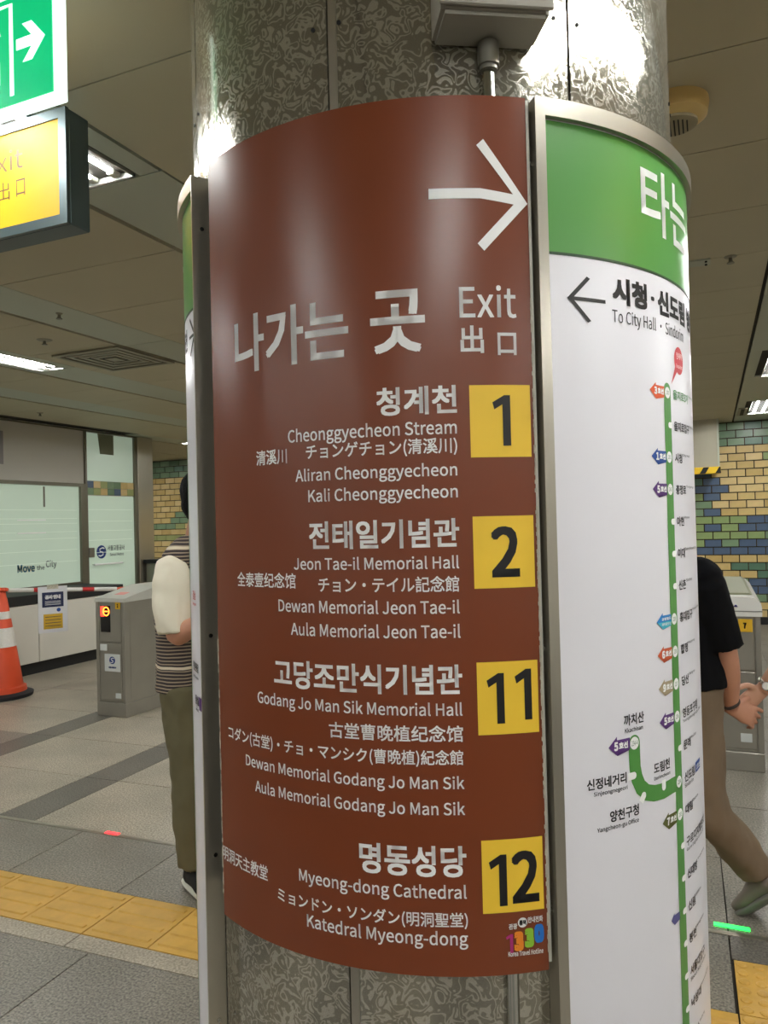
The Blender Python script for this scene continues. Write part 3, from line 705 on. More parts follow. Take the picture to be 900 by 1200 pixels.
# conduit and the box it drops from
cd = thing('conduit_pipe', 'shiny steel conduit running down the column behind the brown sign', 'pipe', (*cyl(.517, 30.3, 0).xy, 0))
obj('pipe', tube(B(), [cyl(.5155, 30.3, .0), cyl(.5155, 30.3, 2.235)], [.0095, .0095], 20), CHROME, cd, smooth=True, sharp=60)
obj('coupling', tube(B(), [cyl(.518, 30.3, 2.20), cyl(.518, 30.3, 2.235)], [.0165, .0165], 20), STEEL_DULL, cd, smooth=True, sharp=60)
obj('clamp', tube(B(), [cyl(.518, 30.3, 2.168+.025), cyl(.518, 30.3, 2.2)], [.0135, .0135], 20), STEEL_DULL, cd, smooth=True, sharp=60)
eb = thing('junction_box', 'grey steel junction box on the column above the brown sign', 'junction box', cyl(.55, 30.2, 2.235))
cA = rad(30.2)
tn, nrm = Vector((cos(cA), sin(cA), 0)), Vector((sin(cA), -cos(cA), 0)); bc = Vector((CX, CY, 0))
def bpt(a_, b_, d_): return bc+tn*a_+nrm*d_+Vector((0, 0, b_))
BOXM = mat('box_grey', (164, 160, 148), .5, .3)
bmx = prism([(-.085, 2.238), (.078, 2.238), (.078, 2.60), (-.085, 2.60)], bpt, .50, .585); bmesh.ops.bevel(bmx, geom=bmx.edges[:], offset=.006, segments=2, affect='EDGES')
obj('body', bmx, BOXM, eb, smooth=True, sharp=35)
bmx = prism([(-.089, 2.245), (.082, 2.245), (.082, 2.606), (-.089, 2.606)], bpt, .585, .592); bmesh.ops.bevel(bmx, geom=bmx.edges[:], offset=.002, segments=1, affect='EDGES')
obj('lid', bmx, BOXM, eb)
for a_ in (-.075, .068): obj('screw', tube(B(), [bpt(a_, 2.262, .592), bpt(a_, 2.262, .595)], [.004, .004], 8), STEEL_DULL, eb)

# brown exit sign
RB = .527; BZ0, BZ1 = .813, 2.150; BT0, BT1 = -28.9, 36.25
bs = thing('exit_sign_board', 'tall curved brown exit directory board wrapped round the column', 'sign', (CX, CY, BZ0))
obj('board', slab(RB-.0016, RB, BT0, BT1, BZ0, BZ1, 1.5), BROWN, bs, smooth=True, sharp=40)
obj('right_edge_strip', slab(RB-.022, RB+.001, BT1, BT1+.5, BZ0+.012, BZ1-.004), mat('edge_aluminium', (204, 202, 190), .45, .3), bs)
obj('batten', slab(RC+.001, RB-.0016, BT0+.3, BT0+1.8, BZ0+.02, BZ1-.01), DARK, bs); obj('batten', slab(RC+.001, RB-.0016, BT1-1.9, BT1-.3, BZ0+.02, BZ1-.01), DARK, bs)
bm = B(); rng = random.Random(3)
for k in range(150):                                            # torn line of old sealant down both edges
    z = .84+1.0*k/150
    if rng.random() < .8: slab(RB-.003, RB+.0015, BT1-.05-.14*rng.random(), BT1+.12, z, z+.0062, 3, bm)
for k in range(60):
    z = .85+.45*k/60
    if rng.random() < .7: slab(RB-.003, RB+.0012, BT0-.12, BT0+.02+.12*rng.random(), z, z+.0072, 3, bm)
tag(obj('sealant', bm, CAULK, bs), kind='stuff')
LINES = [
('나가는', -20.37, 5.17, 1.757, 1.8539, .0075), ('곳', 9.06, 18.3, 1.7588, 1.8555, .0075), ('Exit', 24.03, 33.65, 1.8076, 1.8577, .003),
('出', 24.06, 27.96, 1.7539, 1.7962, .0075), ('口', 30.27, 33.51, 1.7506, 1.7851, .0075),
('청계천', 9.78, 23.2, 1.6626, 1.7062, .0085), ('Cheonggyecheon Stream', -7.19, 23.09, 1.6253, 1.6535, .0045), ('清溪川', -14.89, -7.51, 1.5989, 1.6238, .006),
('チョンゲチョン(清溪川)', -3.47, 23.07, 1.5997, 1.6265, .005), ('Aliran Cheonggyecheon', -5.76, 22.98, 1.5621, 1.5885, .0045), ('Kali Cheonggyecheon', -3.22, 22.97, 1.5287, 1.5555, .0045),
('전태일기념관', -3.24, 23.04, 1.4596, 1.5037, .0085), ('Jeon Tae-il Memorial Hall', -6.54, 22.87, 1.4273, 1.4475, .0045), ('全泰壹纪念馆', -21.14, -6.24, 1.397, 1.422, .0045),
('チョン・テイル記念館', -1.61, 22.81, 1.3921, 1.4165, .005), ('Dewan Memorial Jeon Tae-il', -10.22, 22.8, 1.3591, 1.3803, .0045), ('Aula Memorial Jeon Tae-il', -7.52, 22.82, 1.3222, 1.3436, .0045),
('고당조만식기념관', -11.65, 22.9, 1.2368, 1.2822, .0085), ('Godang Jo Man Sik Memorial Hall', -15.97, 22.8, 1.1990, 1.2252, .0045), ('古堂曹晚植纪念馆', -.21, 22.8, 1.1653, 1.1905, .005),
('コダン(古堂)・チョ・マンシク(曹晩植)紀念館', -25.43, 22.73, 1.1279, 1.1535, .005), ('Dewan Memorial Godang Jo Man Sik', -19.78, 22.8, 1.0887, 1.1142, .0045), ('Aula Memorial Godang Jo Man Sik', -17.2, 22.79, 1.0495, 1.0755, .0045),
('명동성당', 4.83, 22.81, .9621, 1.0092, .0085), ('Myeong-dong Cathedral', -6.99, 22.71, .9239, .951, .0045), ('明洞天主教堂', -28.7, -14.37, .9120, .9370, .0045),
('ミョンドン・ソンダン(明洞聖堂)', -11.95, 22.78, .8846, .9095, .005), ('Katedral Myeong-dong', -5.53, 22.74, .8540, .8817, .0045),
('관광', 29.49, 30.93, .8805, .8892, .012), ('안내전화', 32.76, 35.37, .8876, .8969, .012), ('Korea Travel Hotline', 29.51, 35.35, .8400, .8480, .0085)]
for s, a, b, z0, z1, bold in LINES:
    if s.startswith('Korea'): a, b = 29.3, 35.3
    wrap('lettering', fit(glyphs(s, bold), a, b, z0, z1), WHITE_PRINT, bs, RB)
wrap('arrow', poly(B(), [(19.45, 2.0070), (28.0, 2.0065), (33.61, 1.9985), (27.56, 2.0727), (28.74, 2.0823), (36.14, 1.9851), (28.45, 1.9104), (27.36, 1.9216), (33.69, 1.9828), (28.0, 1.9908), (19.42, 1.9910)]), WHITE_PRINT, bs, RB)
def one(a, b, y0, y1): return poly(B(), [(a+(b-a)*u_, y0+(y1-y0)*v_2) for u_, v_2 in ((.56, 0), (1, 0), (1, 1), (.66, 1), (0, .86), (.1, .72), (.56, .82))])
for s, (z0, z1), gl in (('1', (1.5949, 1.7050), [('1', 29.1, 32.13, 1.6121, 1.6892)]), ('2', (1.3957, 1.5052), [('2', 28.28, 33.04, 1.4121, 1.4894)]),
                        ('11', (1.1745, 1.2843), [('1', 26.88, 29.79, 1.1911, 1.2672), ('1', 31.61, 34.48, 1.1946, 1.2716)]), ('12', (.9065, 1.0163), [('1', 26.45, 29.4, .9169, .9940), ('2', 30.25, 34.85, .9190, .9975)])):
    pl = wrap('number_plate', poly(B(), [(25.3, z0), (35.65, z0), (35.65, z1), (25.3, z1)]), YELLOW, bs, RB, .0006)
    for g_, a, b, y0, y1 in gl: wrap('numeral', one(a, b, y0, y1) if g_ == '1' else fit(glyphs(g_, .009), a, b, y0, y1), BLACK_PRINT, pl, RB, .0012)
wrap('speech_bubble', disc(B(), 31.85, .8895, .0075, 20, 1/.00920), WHITE_PRINT, bs, RB, .0007)
wrap('lettering', fit(glyphs('통역', .02), 31.25, 32.45, .8855, .8935), BLACK_PRINT, bs, RB, .0011)
for g_, a, b, y0, y1, m_ in (('1', 28.97, 30.16, .8454, .8738, MAG), ('3', 30.3, 31.95, .8474, .8769, ORG), ('3', 32.1, 33.73, .851, .8802, LIM), ('0', 33.8, 35.5, .8561, .8846, BLU)):
    wrap('logo_digit', one(a, b, y0, y1) if g_ == '1' else fit(glyphs(g_, .032), a, b, y0, y1), m_, bs, RB, .0009)

# white route map boards
RW = .530; WZ0, WZ1 = .40, 2.148
def route_board(t0, t1, label, side):
    la, lb = (1.8, 2.3) if side > 0 else (2.3, .45)
    t = thing('route_sign_board', label, 'sign', (CX, CY, WZ0), 'curved route boards round the column')
    obj('board', slab(RC+.002, RW, t0+.3, t1-.3, WZ0, WZ1-.01, 1.5), WHITE_BOARD, t, smooth=True, sharp=40)
    for a, b in ((t0, t0+la), (t1-lb, t1)): obj('side_frame', slab(RC+.001, RW+.010, a, b, WZ0-.02, WZ1, 1.2), STEEL, t, smooth=True, sharp=40)
    obj('top_frame', slab(RC+.001, RW+.010, t0+la, t1-lb, WZ1-.028, WZ1, 1.5), STEEL, t, smooth=True, sharp=40)
    obj('bottom_frame', slab(RC+.001, RW+.010, t0+la, t1-lb, WZ0-.02, WZ0+.01, 1.5), STEEL, t, smooth=True, sharp=40)
    G1 = 1.913
    obj('green_header', slab(RW-.001, RW+.0006, t0+la, t1-lb, G1, WZ1-.03, 1.5), GREEN, t, smooth=True, sharp=40)
    obj('header_edge', slab(RW, RW+.0009, t0+la, t1-lb, G1-.004, G1, 1.5), GREEN_DARK, t)
    for z in (2.05, 1.3, .9, .6):
        tt = t0-.0; obj('screw', tube(B(), [cyl(RW-.008, t0-.02 if side > 0 else t1+.02, z), cyl(RW-.008, t0-.3 if side > 0 else t1+.3, z)], [.004, .004], 8), CHROME, t)
    return t
def rlet(t, s, a, b, z0, z1, m, bold=.02, lift=.0007): return wrap('lettering', fit(glyphs(s, bold), a, b, z0, z1), m, t, RW, lift)
rs = route_board(37.35, 144, 'curved white and green line route board right of the brown board', 1)
rlet(rs, '타', 61.12, 71.9, 1.979, 2.093, WHITE_PRINT, .006, .0014); rlet(rs, '는', 72.4, 83.6, 1.979, 2.091, WHITE_PRINT, .006, .0014); rlet(rs, '곳', 89, 100.2, 1.979, 2.091, WHITE_PRINT, .006, .0014)
bm = B(); ribbon(bm, [(51.0, 1.8430), (43.4, 1.8430)], .0058)
for sg in (1, -1): poly(bm, [(42.9, 1.8430), (43.95, 1.8430), (47.7, 1.8430+sg*.0335), (47.0, 1.8430+sg*.0365)])
wrap('arrow', bm, BLACK_PRINT, rs, RW)
rlet(rs, '시청', 52.69, 62.2, 1.8426, 1.8869, BLACK_PRINT, .016); rlet(rs, '·', 63.5, 64.7, 1.862, 1.8695, BLACK_PRINT, .016); rlet(rs, '신도림', 65.9, 80.2, 1.8426, 1.8869, BLACK_PRINT, .016); rlet(rs, '방면', 82.2, 91.7, 1.8426, 1.8869, BLACK_PRINT, .016)
rlet(rs, 'To City Hall · Sindorim', 52.5, 78.6, 1.8065, 1.8345, BLACK_PRINT, 0)
# the green line
TC = 68.65; HW = 1.42
bm = B(); poly(bm, [(TC-HW, .42), (TC+HW, .42), (TC+HW, 1.715), (TC-HW, 1.715)]); poly(bm, [(TC+HW*cos(pi*i/14), 1.715+.0132*sin(pi*i/14)) for i in range(15)])
wrap('line_band', bm, GREEN, rs, RW, .0006)
bm = B(); K = 1/(RW*pi/180)
pts = [(54.85, 1.1348), (54.85, 1.115), (54.9, 1.095), (55.3, 1.078), (56.2, 1.062), (57.8, 1.050), (60.0, 1.0440), (63, 1.0415), (66, 1.0430), (69, 1.0431)]
W = .0132; PL = [Vector((u_, v_*K)) for u_, v_ in pts]; Ls, Rs = [], []
for i, p in enumerate(PL):
    tt = (PL[min(i+1, len(PL)-1)]-PL[max(i-1, 0)]).normalized(); nn2 = Vector((-tt.y, tt.x))*W*K
    Ls.append(p+nn2); Rs.append(p-nn2)
for i in range(len(PL)-1): poly(bm, [(q.x, q.y/K) for q in (Ls[i], Rs[i], Rs[i+1], Ls[i+1])])
disc(bm, 54.85, 1.1348, .0132, 24, K)
wrap('branch_band', bm, GREEN, rs, RW, .0006)
SM = P_('code_ink', (70, 110, 70)); WH = WHITE_PRINT
ST = [('을지로3가', 'Euljiro 3(sam)-ga', 3, '203'), ('을지로입구', 'Euljiro 1(il)-ga', 0, ''), ('시청', 'City Hall', 1, '201'), ('충정로', 'Chungjeongno', 5, '243'), ('아현', 'Ahyeon', 0, ''), ('이대', 'Ewha Womans Univ.', 0, ''), ('신촌', 'Sinchon', 0, ''),
      ('홍대입구', 'Hongik Univ.', 'A', '239'), ('합정', 'Hapjeong', 6, '238'), ('당산', 'Dangsan', 9, '237'), ('영등포구청', 'Yeongdeungpo-gu Office', 5, '236'), ('문래', 'Mullae', 0, ''), ('신도림', 'Sindorim', 'S', '234'), ('대림', 'Daerim', 7, '233'),
      ('구로디지털단지', 'Guro Digital Complex', 0, ''), ('신대방', 'Sindaebang', 0, ''), ('신림', 'Sillim', 'N', ''), ('봉천', 'Bongcheon', 0, ''), ('서울대입구', "Seoul Nat'l Univ.", 0, ''), ('낙성대', 'Nakseongdae', 0, ''), ('사당', 'Sadang', 0, '')]
AC = {3: ORANGE3, 1: BLUE1, 5: PURPLE5, 6: ORANGE6, 9: GOLD9, 7: OLIVE7, 'A': SKY}
for i, (ko, en, ar, code) in enumerate(ST):
    z = 1.7110-.05560*i
    if ar in AC or ar == 'S':
        wrap('station_mark', disc(B(), TC, z, .0098, 24, K), WH, rs, RW, .0010)
        rlet(rs, code, TC-.62, TC+.62, z-.0035, z+.0035, SM, 0, .0014)
    else:
        bm = B(); disc(bm, TC+.55, z, .0052, 14, K); poly(bm, [(TC+.55, z-.0052), (TC+HW+.25, z-.0052), (TC+HW+.25, z+.0052), (TC+.55, z+.0052)])
        wrap('station_mark', bm, WH, rs, RW, .0010)
    if ar in AC:
        bm = B(); poly(bm, [(64.3, z+.0095), (64.3, z+.0140), (62.2, z), (64.3, z-.0140), (64.3, z-.0095), (TC-1.25, z-.0095), (TC-1.25, z+.0095)])
        wrap('transfer_arrow', bm, AC[ar], rs, RW, .0008)
        if ar == 'A':
            wrap('transfer_arrow', poly(B(), [(62.5, z-.0015), (64.3, z-.0138), (64.3, z-.0095), (TC-1.25, z-.0095), (TC-1.25, z-.0015)]), CYAN, rs, RW, .0010)
            rlet(rs, '공항철도', 63.8, 67.2, z+.001, z+.006, WH, .01, .0014); rlet(rs, '경의중앙선', 63.8, 67.2, z-.0078, z-.003, WH, .01, .0014)
        else:
            rlet(rs, '%d' % ar, 63.6, 64.6, z-.0065, z+.0065, WH, .02, .0013); rlet(rs, '호선', 64.8, 67.1, z-.0050, z+.0055, WH, .02, .0013)
    if ar == 'N': wrap('transfer_arrow', poly(B(), [(65.3, z+.0065), (65.3, z+.010), (64.2, z), (65.3, z-.010), (65.3, z-.0065), (TC-1.3, z-.0065), (TC-1.3, z+.0065)]), P_('print_slate', (84, 84, 140)), rs, RW, .0008)
    mm = P_('print_green_ink', (84, 150, 90)) if i == 0 else BLACK_PRINT
    wd_ = 1.95*len(ko)
    rlet(rs, ko, 71.3, 71.3+wd_, z-.0085, z+.0085, mm, .007)
    if len(ko) > 4 and i > 2: rlet(rs, en, 71.3, 71.3+.62*len(en), z-.0175, z-.0105, mm, .003)
    elif ar == 'S': rlet(rs, en, 71.3, 71.3+.62*len(en), z-.0175, z-.0105, mm, .003)
    else: rlet(rs, en, 71.6+wd_, 71.6+wd_+.62*len(en), z+.0035, z+.0090, mm, .003)
    if ar == 'S':
        wrap('transfer_arrow', poly(B(), [(77.9, z+.010), (82, z+.010), (82, z-.008), (77.9, z-.008)]), BLUE1, rs, RW, .0008); rlet(rs, '1호선', 78.3, 81.6, z-.004, z+.006, WH, .01, .0013)
bm = B(); disc(bm, 75.0, 1.774, .0247, 28, K*.98); poly(bm, [(70.6, 1.728), (73.0, 1.765), (74.2, 1.757)])
wrap('red_balloon', bm, RED, rs, RW, .0006)
rlet(rs, '현재역', 73.4, 76.6, 1.776, 1.788, WH, 0, .0012); rlet(rs, 'You are here', 73.2, 76.8, 1.760, 1.768, WH, 0, .0012)
# branch stations
wrap('station_mark', disc(B(), 54.85, 1.1348, .0102, 24, K), WH, rs, RW, .0010); rlet(rs, '234-4', 54.05, 55.65, 1.131, 1.139, SM, 0, .0014)
for (a, b, dx, dy) in ((54.5, 1.0835, -1.5, 0), (56.9, 1.0470, -.75, -.009), (62.95, 1.0480, 0, .012)):
    bm = B(); disc(bm, a, b, .0058, 14, K); q = Vector((dx, dy*K)).normalized(); pn = Vector((-q.y, q.x))*.0058*K
    e_ = Vector((a, b*K))+Vector((dx, dy*K)); s_ = Vector((a, b*K))
    poly(bm, [(w.x, w.y/K) for w in (s_+pn, s_-pn, e_-pn, e_+pn)]); wrap('station_mark', bm, WH, rs, RW, .0010)
wrap('transfer_arrow', poly(B(), [(50.7, 1.1455), (50.7, 1.1512), (48.75, 1.1360), (50.7, 1.1208), (50.7, 1.1262), (53.75, 1.1262), (53.75, 1.1455)]), PURPLE5, rs, RW, .0008)
rlet(rs, '5', 49.95, 50.85, 1.129, 1.143, WH, .02, .0013); rlet(rs, '호선', 51.05, 53.2, 1.1305, 1.1415, WH, .02, .0013)
for s, a, b, z0, z1, bo in (('까치산', 52.44, 57.6, 1.1645, 1.1826, .008), ('Kkachisan', 52.62, 57.19, 1.1538, 1.1611, .005), ('도림천', 60.02, 65.25, 1.0748, 1.0923, .008), ('Dorimcheon', 60, 65.3, 1.0645, 1.0705, .005),
    ('신정네거리', 44.07, 52.7, 1.0750, 1.0925, .008), ('Sinjeongnegeori', 45.4, 52.86, 1.0630, 1.0715, .005), ('양천구청', 48.68, 55.53, 1.0191, 1.0371, .008), ('Yangcheon-gu Office', 45.89, 55.45, 1.0060, 1.0154, .005)):
    rlet(rs, s, a, b, z0, z1, BLACK_PRINT, bo)
ls = route_board(-134, -34.2, 'curved white and green route board seen edge-on left of the brown board', -1)
bm = B(); ribbon(bm, [(-41.9, 1.862), (-37.4, 1.862)], .0058)
for sg in (1, -1): poly(bm, [(-36.7, 1.862), (-37.75, 1.862), (-41.4, 1.862+sg*.0335), (-40.7, 1.862+sg*.0365)])
wrap('arrow', bm, BLACK_PRINT, ls, RW)
rlet(ls, '방면', -54, -44.5, 1.8426, 1.8869, BLACK_PRINT, .016); rlet(ls, '타는 곳', -92, -54, 1.979, 2.091, WHITE_PRINT, .006, .0014)
for s, a, b, z0, z1, m_ in (('강남', -44.5, -41.3, 1.36, 1.378, RED), ('Gangnam', -44.8, -41.0, 1.348, 1.355, RED), ('종합운동장', -46, -40, 1.222, 1.24, BLACK_PRINT), ('Sports Complex', -46, -40.2, 1.208, 1.215, BLACK_PRINT), ('잠실', -44, -40.2, 1.16, 1.178, BLACK_PRINT), ('Jamsil', -43.6, -40.6, 1.148, 1.154, BLACK_PRINT)):
    rlet(ls, s, a, b, z0, z1, m_, .01)
wrap('transfer_arrow', poly(B(), [(-40, 1.178), (-37.9, 1.178), (-36.6, 1.166), (-37.9, 1.154), (-40, 1.154)]), PURPLE5, ls, RW, .0008)
wrap('line_band', poly(B(), [(-52.5, .42), (-49.7, .42), (-49.7, 1.715), (-52.5, 1.715)]), GREEN, ls, RW, .0006)

# ------------------------------------------------------------------ hanging signs, upper left
SIGNF = mat('sign_case', (84, 98, 100), .35, .5)
YS = 1.62; yx1 = -1.652; yz0, yz1 = 2.372, 2.705
ey = thing('hanging_exit_sign', 'yellow hanging exit sign in a dark grey metal case', 'sign', (-2.1, YS+.045, yz0))
f_ = .028
obj('case', bx(-2.75, yx1, YS+.012, YS+.09, yz0, yz1, bev=.004), SIGNF, ey)
bm = B()
for q in ((-2.75, yx1, YS, YS+.012, yz0, yz0+f_), (-2.75, yx1, YS, YS+.012, yz1-f_, yz1), (yx1-f_, yx1, YS, YS+.012, yz0+f_, yz1-f_), (-2.75, -2.75+f_, YS, YS+.012, yz0+f_, yz1-f_)): abox(bm, *q)
obj('front_frame', bm, SIGNF, ey)
fc = obj('yellow_face', bx(-2.75+f_, yx1-f_, YS+.004, YS+.012, yz0+f_, yz1-f_), mat('yellow_lit_face', (212, 160, 22), .55, 0, .25, emit=(240, 180, 20), estr=.04), ey)
f2 = (1, 0, 0), (0, 0, 1)
BRN = P_('exit_sign_ink', (92, 66, 26))
def onY(x, z): return (x, YS+.0035, z)
flat('lettering', fit(glyphs('Exit'), 0, .155, 0, .062), BRN, ey, onY(-1.978, 2.566), *f2)
flat('lettering', fit(glyphs('口'), 0, .036, 0, .05), BRN, ey, onY(-1.852, 2.484), *f2)
flat('lettering', fit(glyphs('出'), 0, .052, 0, .055), BRN, ey, onY(-1.93, 2.482), *f2)
for xx in (-1.85, -2.55): obj('hanger', tube(B(), [(xx, YS+.05, yz1), (xx, YS+.05, CEIL)], [.009, .009], 12), SIGNF, ey)
er = thing('hanging_exit_sign', 'yellow hanging exit sign beyond the right frame edge, mirrored in the board frames', 'sign', (1.25, 1.75, 2.36))
obj('case', bx(1.21, 1.29, 1.3, 2.3, 2.36, 2.69, bev=.004), SIGNF, er); obj('yellow_face', bx(1.203, 1.21, 1.33, 2.27, 2.39, 2.66), bpy.data.materials['yellow_lit_face'], er)
for yy in (1.5, 2.1): obj('hanger', tube(B(), [(1.25, yy, 2.69), (1.25, yy, CEIL)], [.009, .009], 12), SIGNF, er)
GY = 1.2; gx1 = -1.243; gz0, gz1 = 2.418, 2.675
eg = thing('emergency_exit_sign', 'glowing green emergency exit sign with white arrow at the top left', 'sign', (-1.43, GY+.015, gz0))
GW = mat('lit_white_case', (245, 250, 245), .4, emit=(235, 255, 245), estr=1.1); GG = mat('lit_green_face', (0, 190, 120), .3, emit=(0, 190, 120), estr=.85)
obj('case', bx(-1.64, gx1, GY, GY+.03, gz0, gz1, bev=.003), GW, eg)
obj('green_face', bx(-1.632, gx1-.011, GY-.0025, GY, gz0+.012, gz1-.012), GG, eg)
bm = B(); s = .060
poly(bm, [(0, .012), (.052, .020), (.052, -.006), (0, -.012)]); 
bm.free(); bm = B()
AX, AZ = -1.357, 2.555
poly(bm, [(0, .012), (.045, .012), (.018, .042), (.046, .042), (.084, 0), (.046, -.042), (.018, -.042), (.045, -.012), (0, -.012)])
flat('arrow', bm, mat('lit_white_mark', (250, 255, 250), .4, emit=(240, 255, 248), estr=1.1), eg, (AX, GY-.0032, AZ), *f2)
WM = bpy.data.materials['lit_white_mark']
bm = B(); ribbon(bm, [(-.07, .045), (-.03, .02), (.0, .03)], .016); ribbon(bm, [(-.03, .02), (-.045, -.03), (-.01, -.04), (-.012, -.085)], .02); ribbon(bm, [(-.045, -.03), (-.075, -.06), (-.11, -.06)], .018); disc(bm, -.02, .055, .014)
flat('running_figure', bm, WM, eg, (-1.405, GY-.0032, 2.565), *f2)
bm = B(); ribbon(bm, [(.0, -.1), (.0, .1), (-.085, .1)], .012); flat('door_outline', bm, WM, eg, (-1.372, GY-.0032, 2.548), *f2)
for xx in (-1.34, -1.55): obj('hanger', tube(B(), [(xx, GY+.015, gz1), (xx, GY+.015, CEIL)], [.006, .006], 12), STEEL, eg)

# ------------------------------------------------------------------ people
SKIN = mat('skin', (196, 142, 116), .5, noise_amt=.05, noise_scale=12); SKIN2 = mat('skin_pale', (206, 158, 132), .5, noise_amt=.05, noise_scale=12)
HAIR = mat('black_hair', (11, 10, 10), .7, 0, .2, bump=.4, bump_scale=200)
EYEW = mat('eye_white', (230, 228, 222), .3); IRIS = mat('iris', (40, 26, 18), .2); LIP = mat('lips', (160, 90, 80), .5)
def hand(bm, w, d, n, thumb, curl=.5, size=1.0):
    """palm and five fingers: d points along the palm, n out of the back of the hand, thumb towards the thumb side"""
    w, d, n, t = Vector(w), Vector(d).normalized(), Vector(n).normalized(), Vector(thumb).normalized()
    s = size
    tube(bm, [w-d*.02*s, w+d*.02*s, w+d*.06*s, w+d*.092*s], [(.019*s, .026*s), (.018*s, .033*s), (.016*s, .041*s), (.012*s, .038*s)], 14, t)
    for i, (off, L) in enumerate(((.0315, .072), (.0105, .080), (-.0105, .075), (-.0315, .060))):
        p = w+d*.088*s+t*off*s; seg_, ang = L*s/3, curl*(.75+.12*i)
        pts = [p-d*.02*s, p]; a = ang*.6; r = [.0082*s, .0082*s]
        for j in range(3):
            dirn = (d*cos(a)-n*sin(a)+t*off*3).normalized(); p = p+dirn*seg_*(1.15-.12*j); pts.append(p); a += ang; r.append((.0078-.0007*j)*s)
        tube(bm, pts, r, 10, t, 3)
    p = w+d*.022*s+t*.024*s
    tube(bm, [p-t*.01*s, p+(t*.75+d*.6).normalized()*.034*s-n*.004*s, p+(t*.62+d*.8).normalized()*.06*s-n*.012*s*(1+curl), p+(t*.5+d).normalized()*.083*s-n*.02*s*(1+curl)], [.015*s, .0125*s, .0105*s, .008*s], 10, n, 3)
def v_(*a): return Vector(a)
def person(name, label, J, fwd, M_, sleeve=.5, hair_back=.0, hands=True, shirt_r=1.0, hem=.82, seed=0, curlN=.6, handN=None, pants_r=1.0, vox=.008):
    """J: joints in metres in the hall; fwd: where the body faces"""
    f = Vector(fwd).normalized(); lat = Vector((-f.y, f.x, 0)); up = v_(0, 0, 1)
    j = {k: Vector(p) for k, p in J.items()}
    ground = v_(j['pelvis'].x, j['pelvis'].y, 0)
    t = thing(name, label, 'person', ground)
    hd = j['head']
    bm = B()
    # trunk and neck
    tube(bm, [j['pelvis']-up*.09, j['pelvis'], j['waist'], j['chest'], j['neck']-up*.05, j['neck']], [(.075, .11), (.09, .135), (.092, .13), (.112, .155), (.085, .13), (.05, .055)], 20, lat)
    tube(bm, [j['neck']-up*.04, j['neck']+(hd-j['neck'])*.35, hd-up*.03], [.070, .062, .062], 16, lat)
    # skull, jaw, face
    Rm = Matrix((f, lat, up)).transposed()
    ellipsoid(bm, hd+up*.025-f*.008, (.096, .076, .100), 22, Rm); ellipsoid(bm, hd+f*.022-up*.045, (.068, .056, .068), 18, Rm)
    tube(bm, [hd+f*.085+up*.02, hd+f*.104-up*.008, hd+f*.112-up*.022, hd+f*.088-up*.030], [.009, .011, .013, .008], 10, lat, 2)
    for s in (1, -1):
        ellipsoid(bm, hd+lat*s*.077-up*.003-f*.012, (.018, .008, .030), 12, Rm); ellipsoid(bm, hd+lat*s*.034+f*.062-up*.022, (.022, .024, .018), 12, Rm)
    tube(bm, [hd+lat*.05+f*.080+up*.026, hd+f*.092+up*.028, hd-lat*.05+f*.080+up*.026], [.009, .010, .009], 10, up, 2)
    # arms
    for S in 'NF':
        sh, el, wr = j['sh'+S], j['el'+S], j['wr'+S]
        tube(bm, [sh+(j['neck']-sh)*.35-up*.02, sh, sh+(el-sh)*.5, el, el+(wr-el)*.4, wr], [.05, .052, .046, .037, .040, .026], 16, up)
        dd_ = (wr-el).normalized()
        if S == 'N' and handN: hand(bm, wr, *handN)
        else:
            back = lat*(-1 if (sh-j['neck']).dot(lat) < 0 else 1)
            back = (back-dd_*back.dot(dd_)).normalized(); hand(bm, wr, dd_, back, f if abs(f.dot(dd_)) < .8 else up, .5)
    # legs
    for S in 'NF':
        tube(bm, [j['hip'+S]+up*.03, j['hip'+S]*.5+j['kn'+S]*.5, j['kn'+S], j['kn'+S]*.6+j['an'+S]*.4, j['an'+S]], [.085, .072, .055, .055, .036], 16, lat)
    remeshed('body', bm, M_['skin'], t, vox, sm=2)
    for s in (1, -1):
        e = obj('eye', ellipsoid(B(), hd+lat*s*.032+f*.066+up*.006, (.012, .014, .008), 12, Rm), EYEW, t, smooth=True)
        obj('iris', ellipsoid(B(), hd+lat*s*.032+f*.0755+up*.006, (.0035, .006, .006), 10, Rm), IRIS, e, smooth=True)
    obj('lips', ellipsoid(B(), hd+f*.083-up*.055, (.010, .024, .008), 12, Rm), LIP, t, smooth=True)
    # hair: a cap that leaves the face free
    bm = B(); ellipsoid(bm, hd+up*.036-f*.018, (.105, .087, .103), 26, Rm)
    ellipsoid(bm, hd-up*(.02+hair_back*.5)-f*.052, (.062, .074, .075+hair_back), 20, Rm)
    o = None
    bmesh.ops.bisect_plane(bm, geom=bm.verts[:]+bm.edges[:]+bm.faces[:], plane_co=hd+f*.055+up*.055, plane_no=(f*.85-up*.55), clear_outer=True)
    bmesh.ops.holes_fill(bm, edges=bm.edges[:])
    remeshed('hair', bm, HAIR, t, .009, .004, .03, 2)
    # shirt
    bm = B(); k = shirt_r; hem_z = hem
    c0 = v_(j['pelvis'].x, j['pelvis'].y, hem_z)
    tube(bm, [c0, c0*.5+j['waist']*.5, j['waist'], j['chest'], j['neck']-up*.075, j['neck']-up*.012], [(.135*k, .185*k), (.132*k, .18*k), (.125*k, .172*k), (.132*k, .182*k), (.105, .165), (.062, .068)], 24, lat)
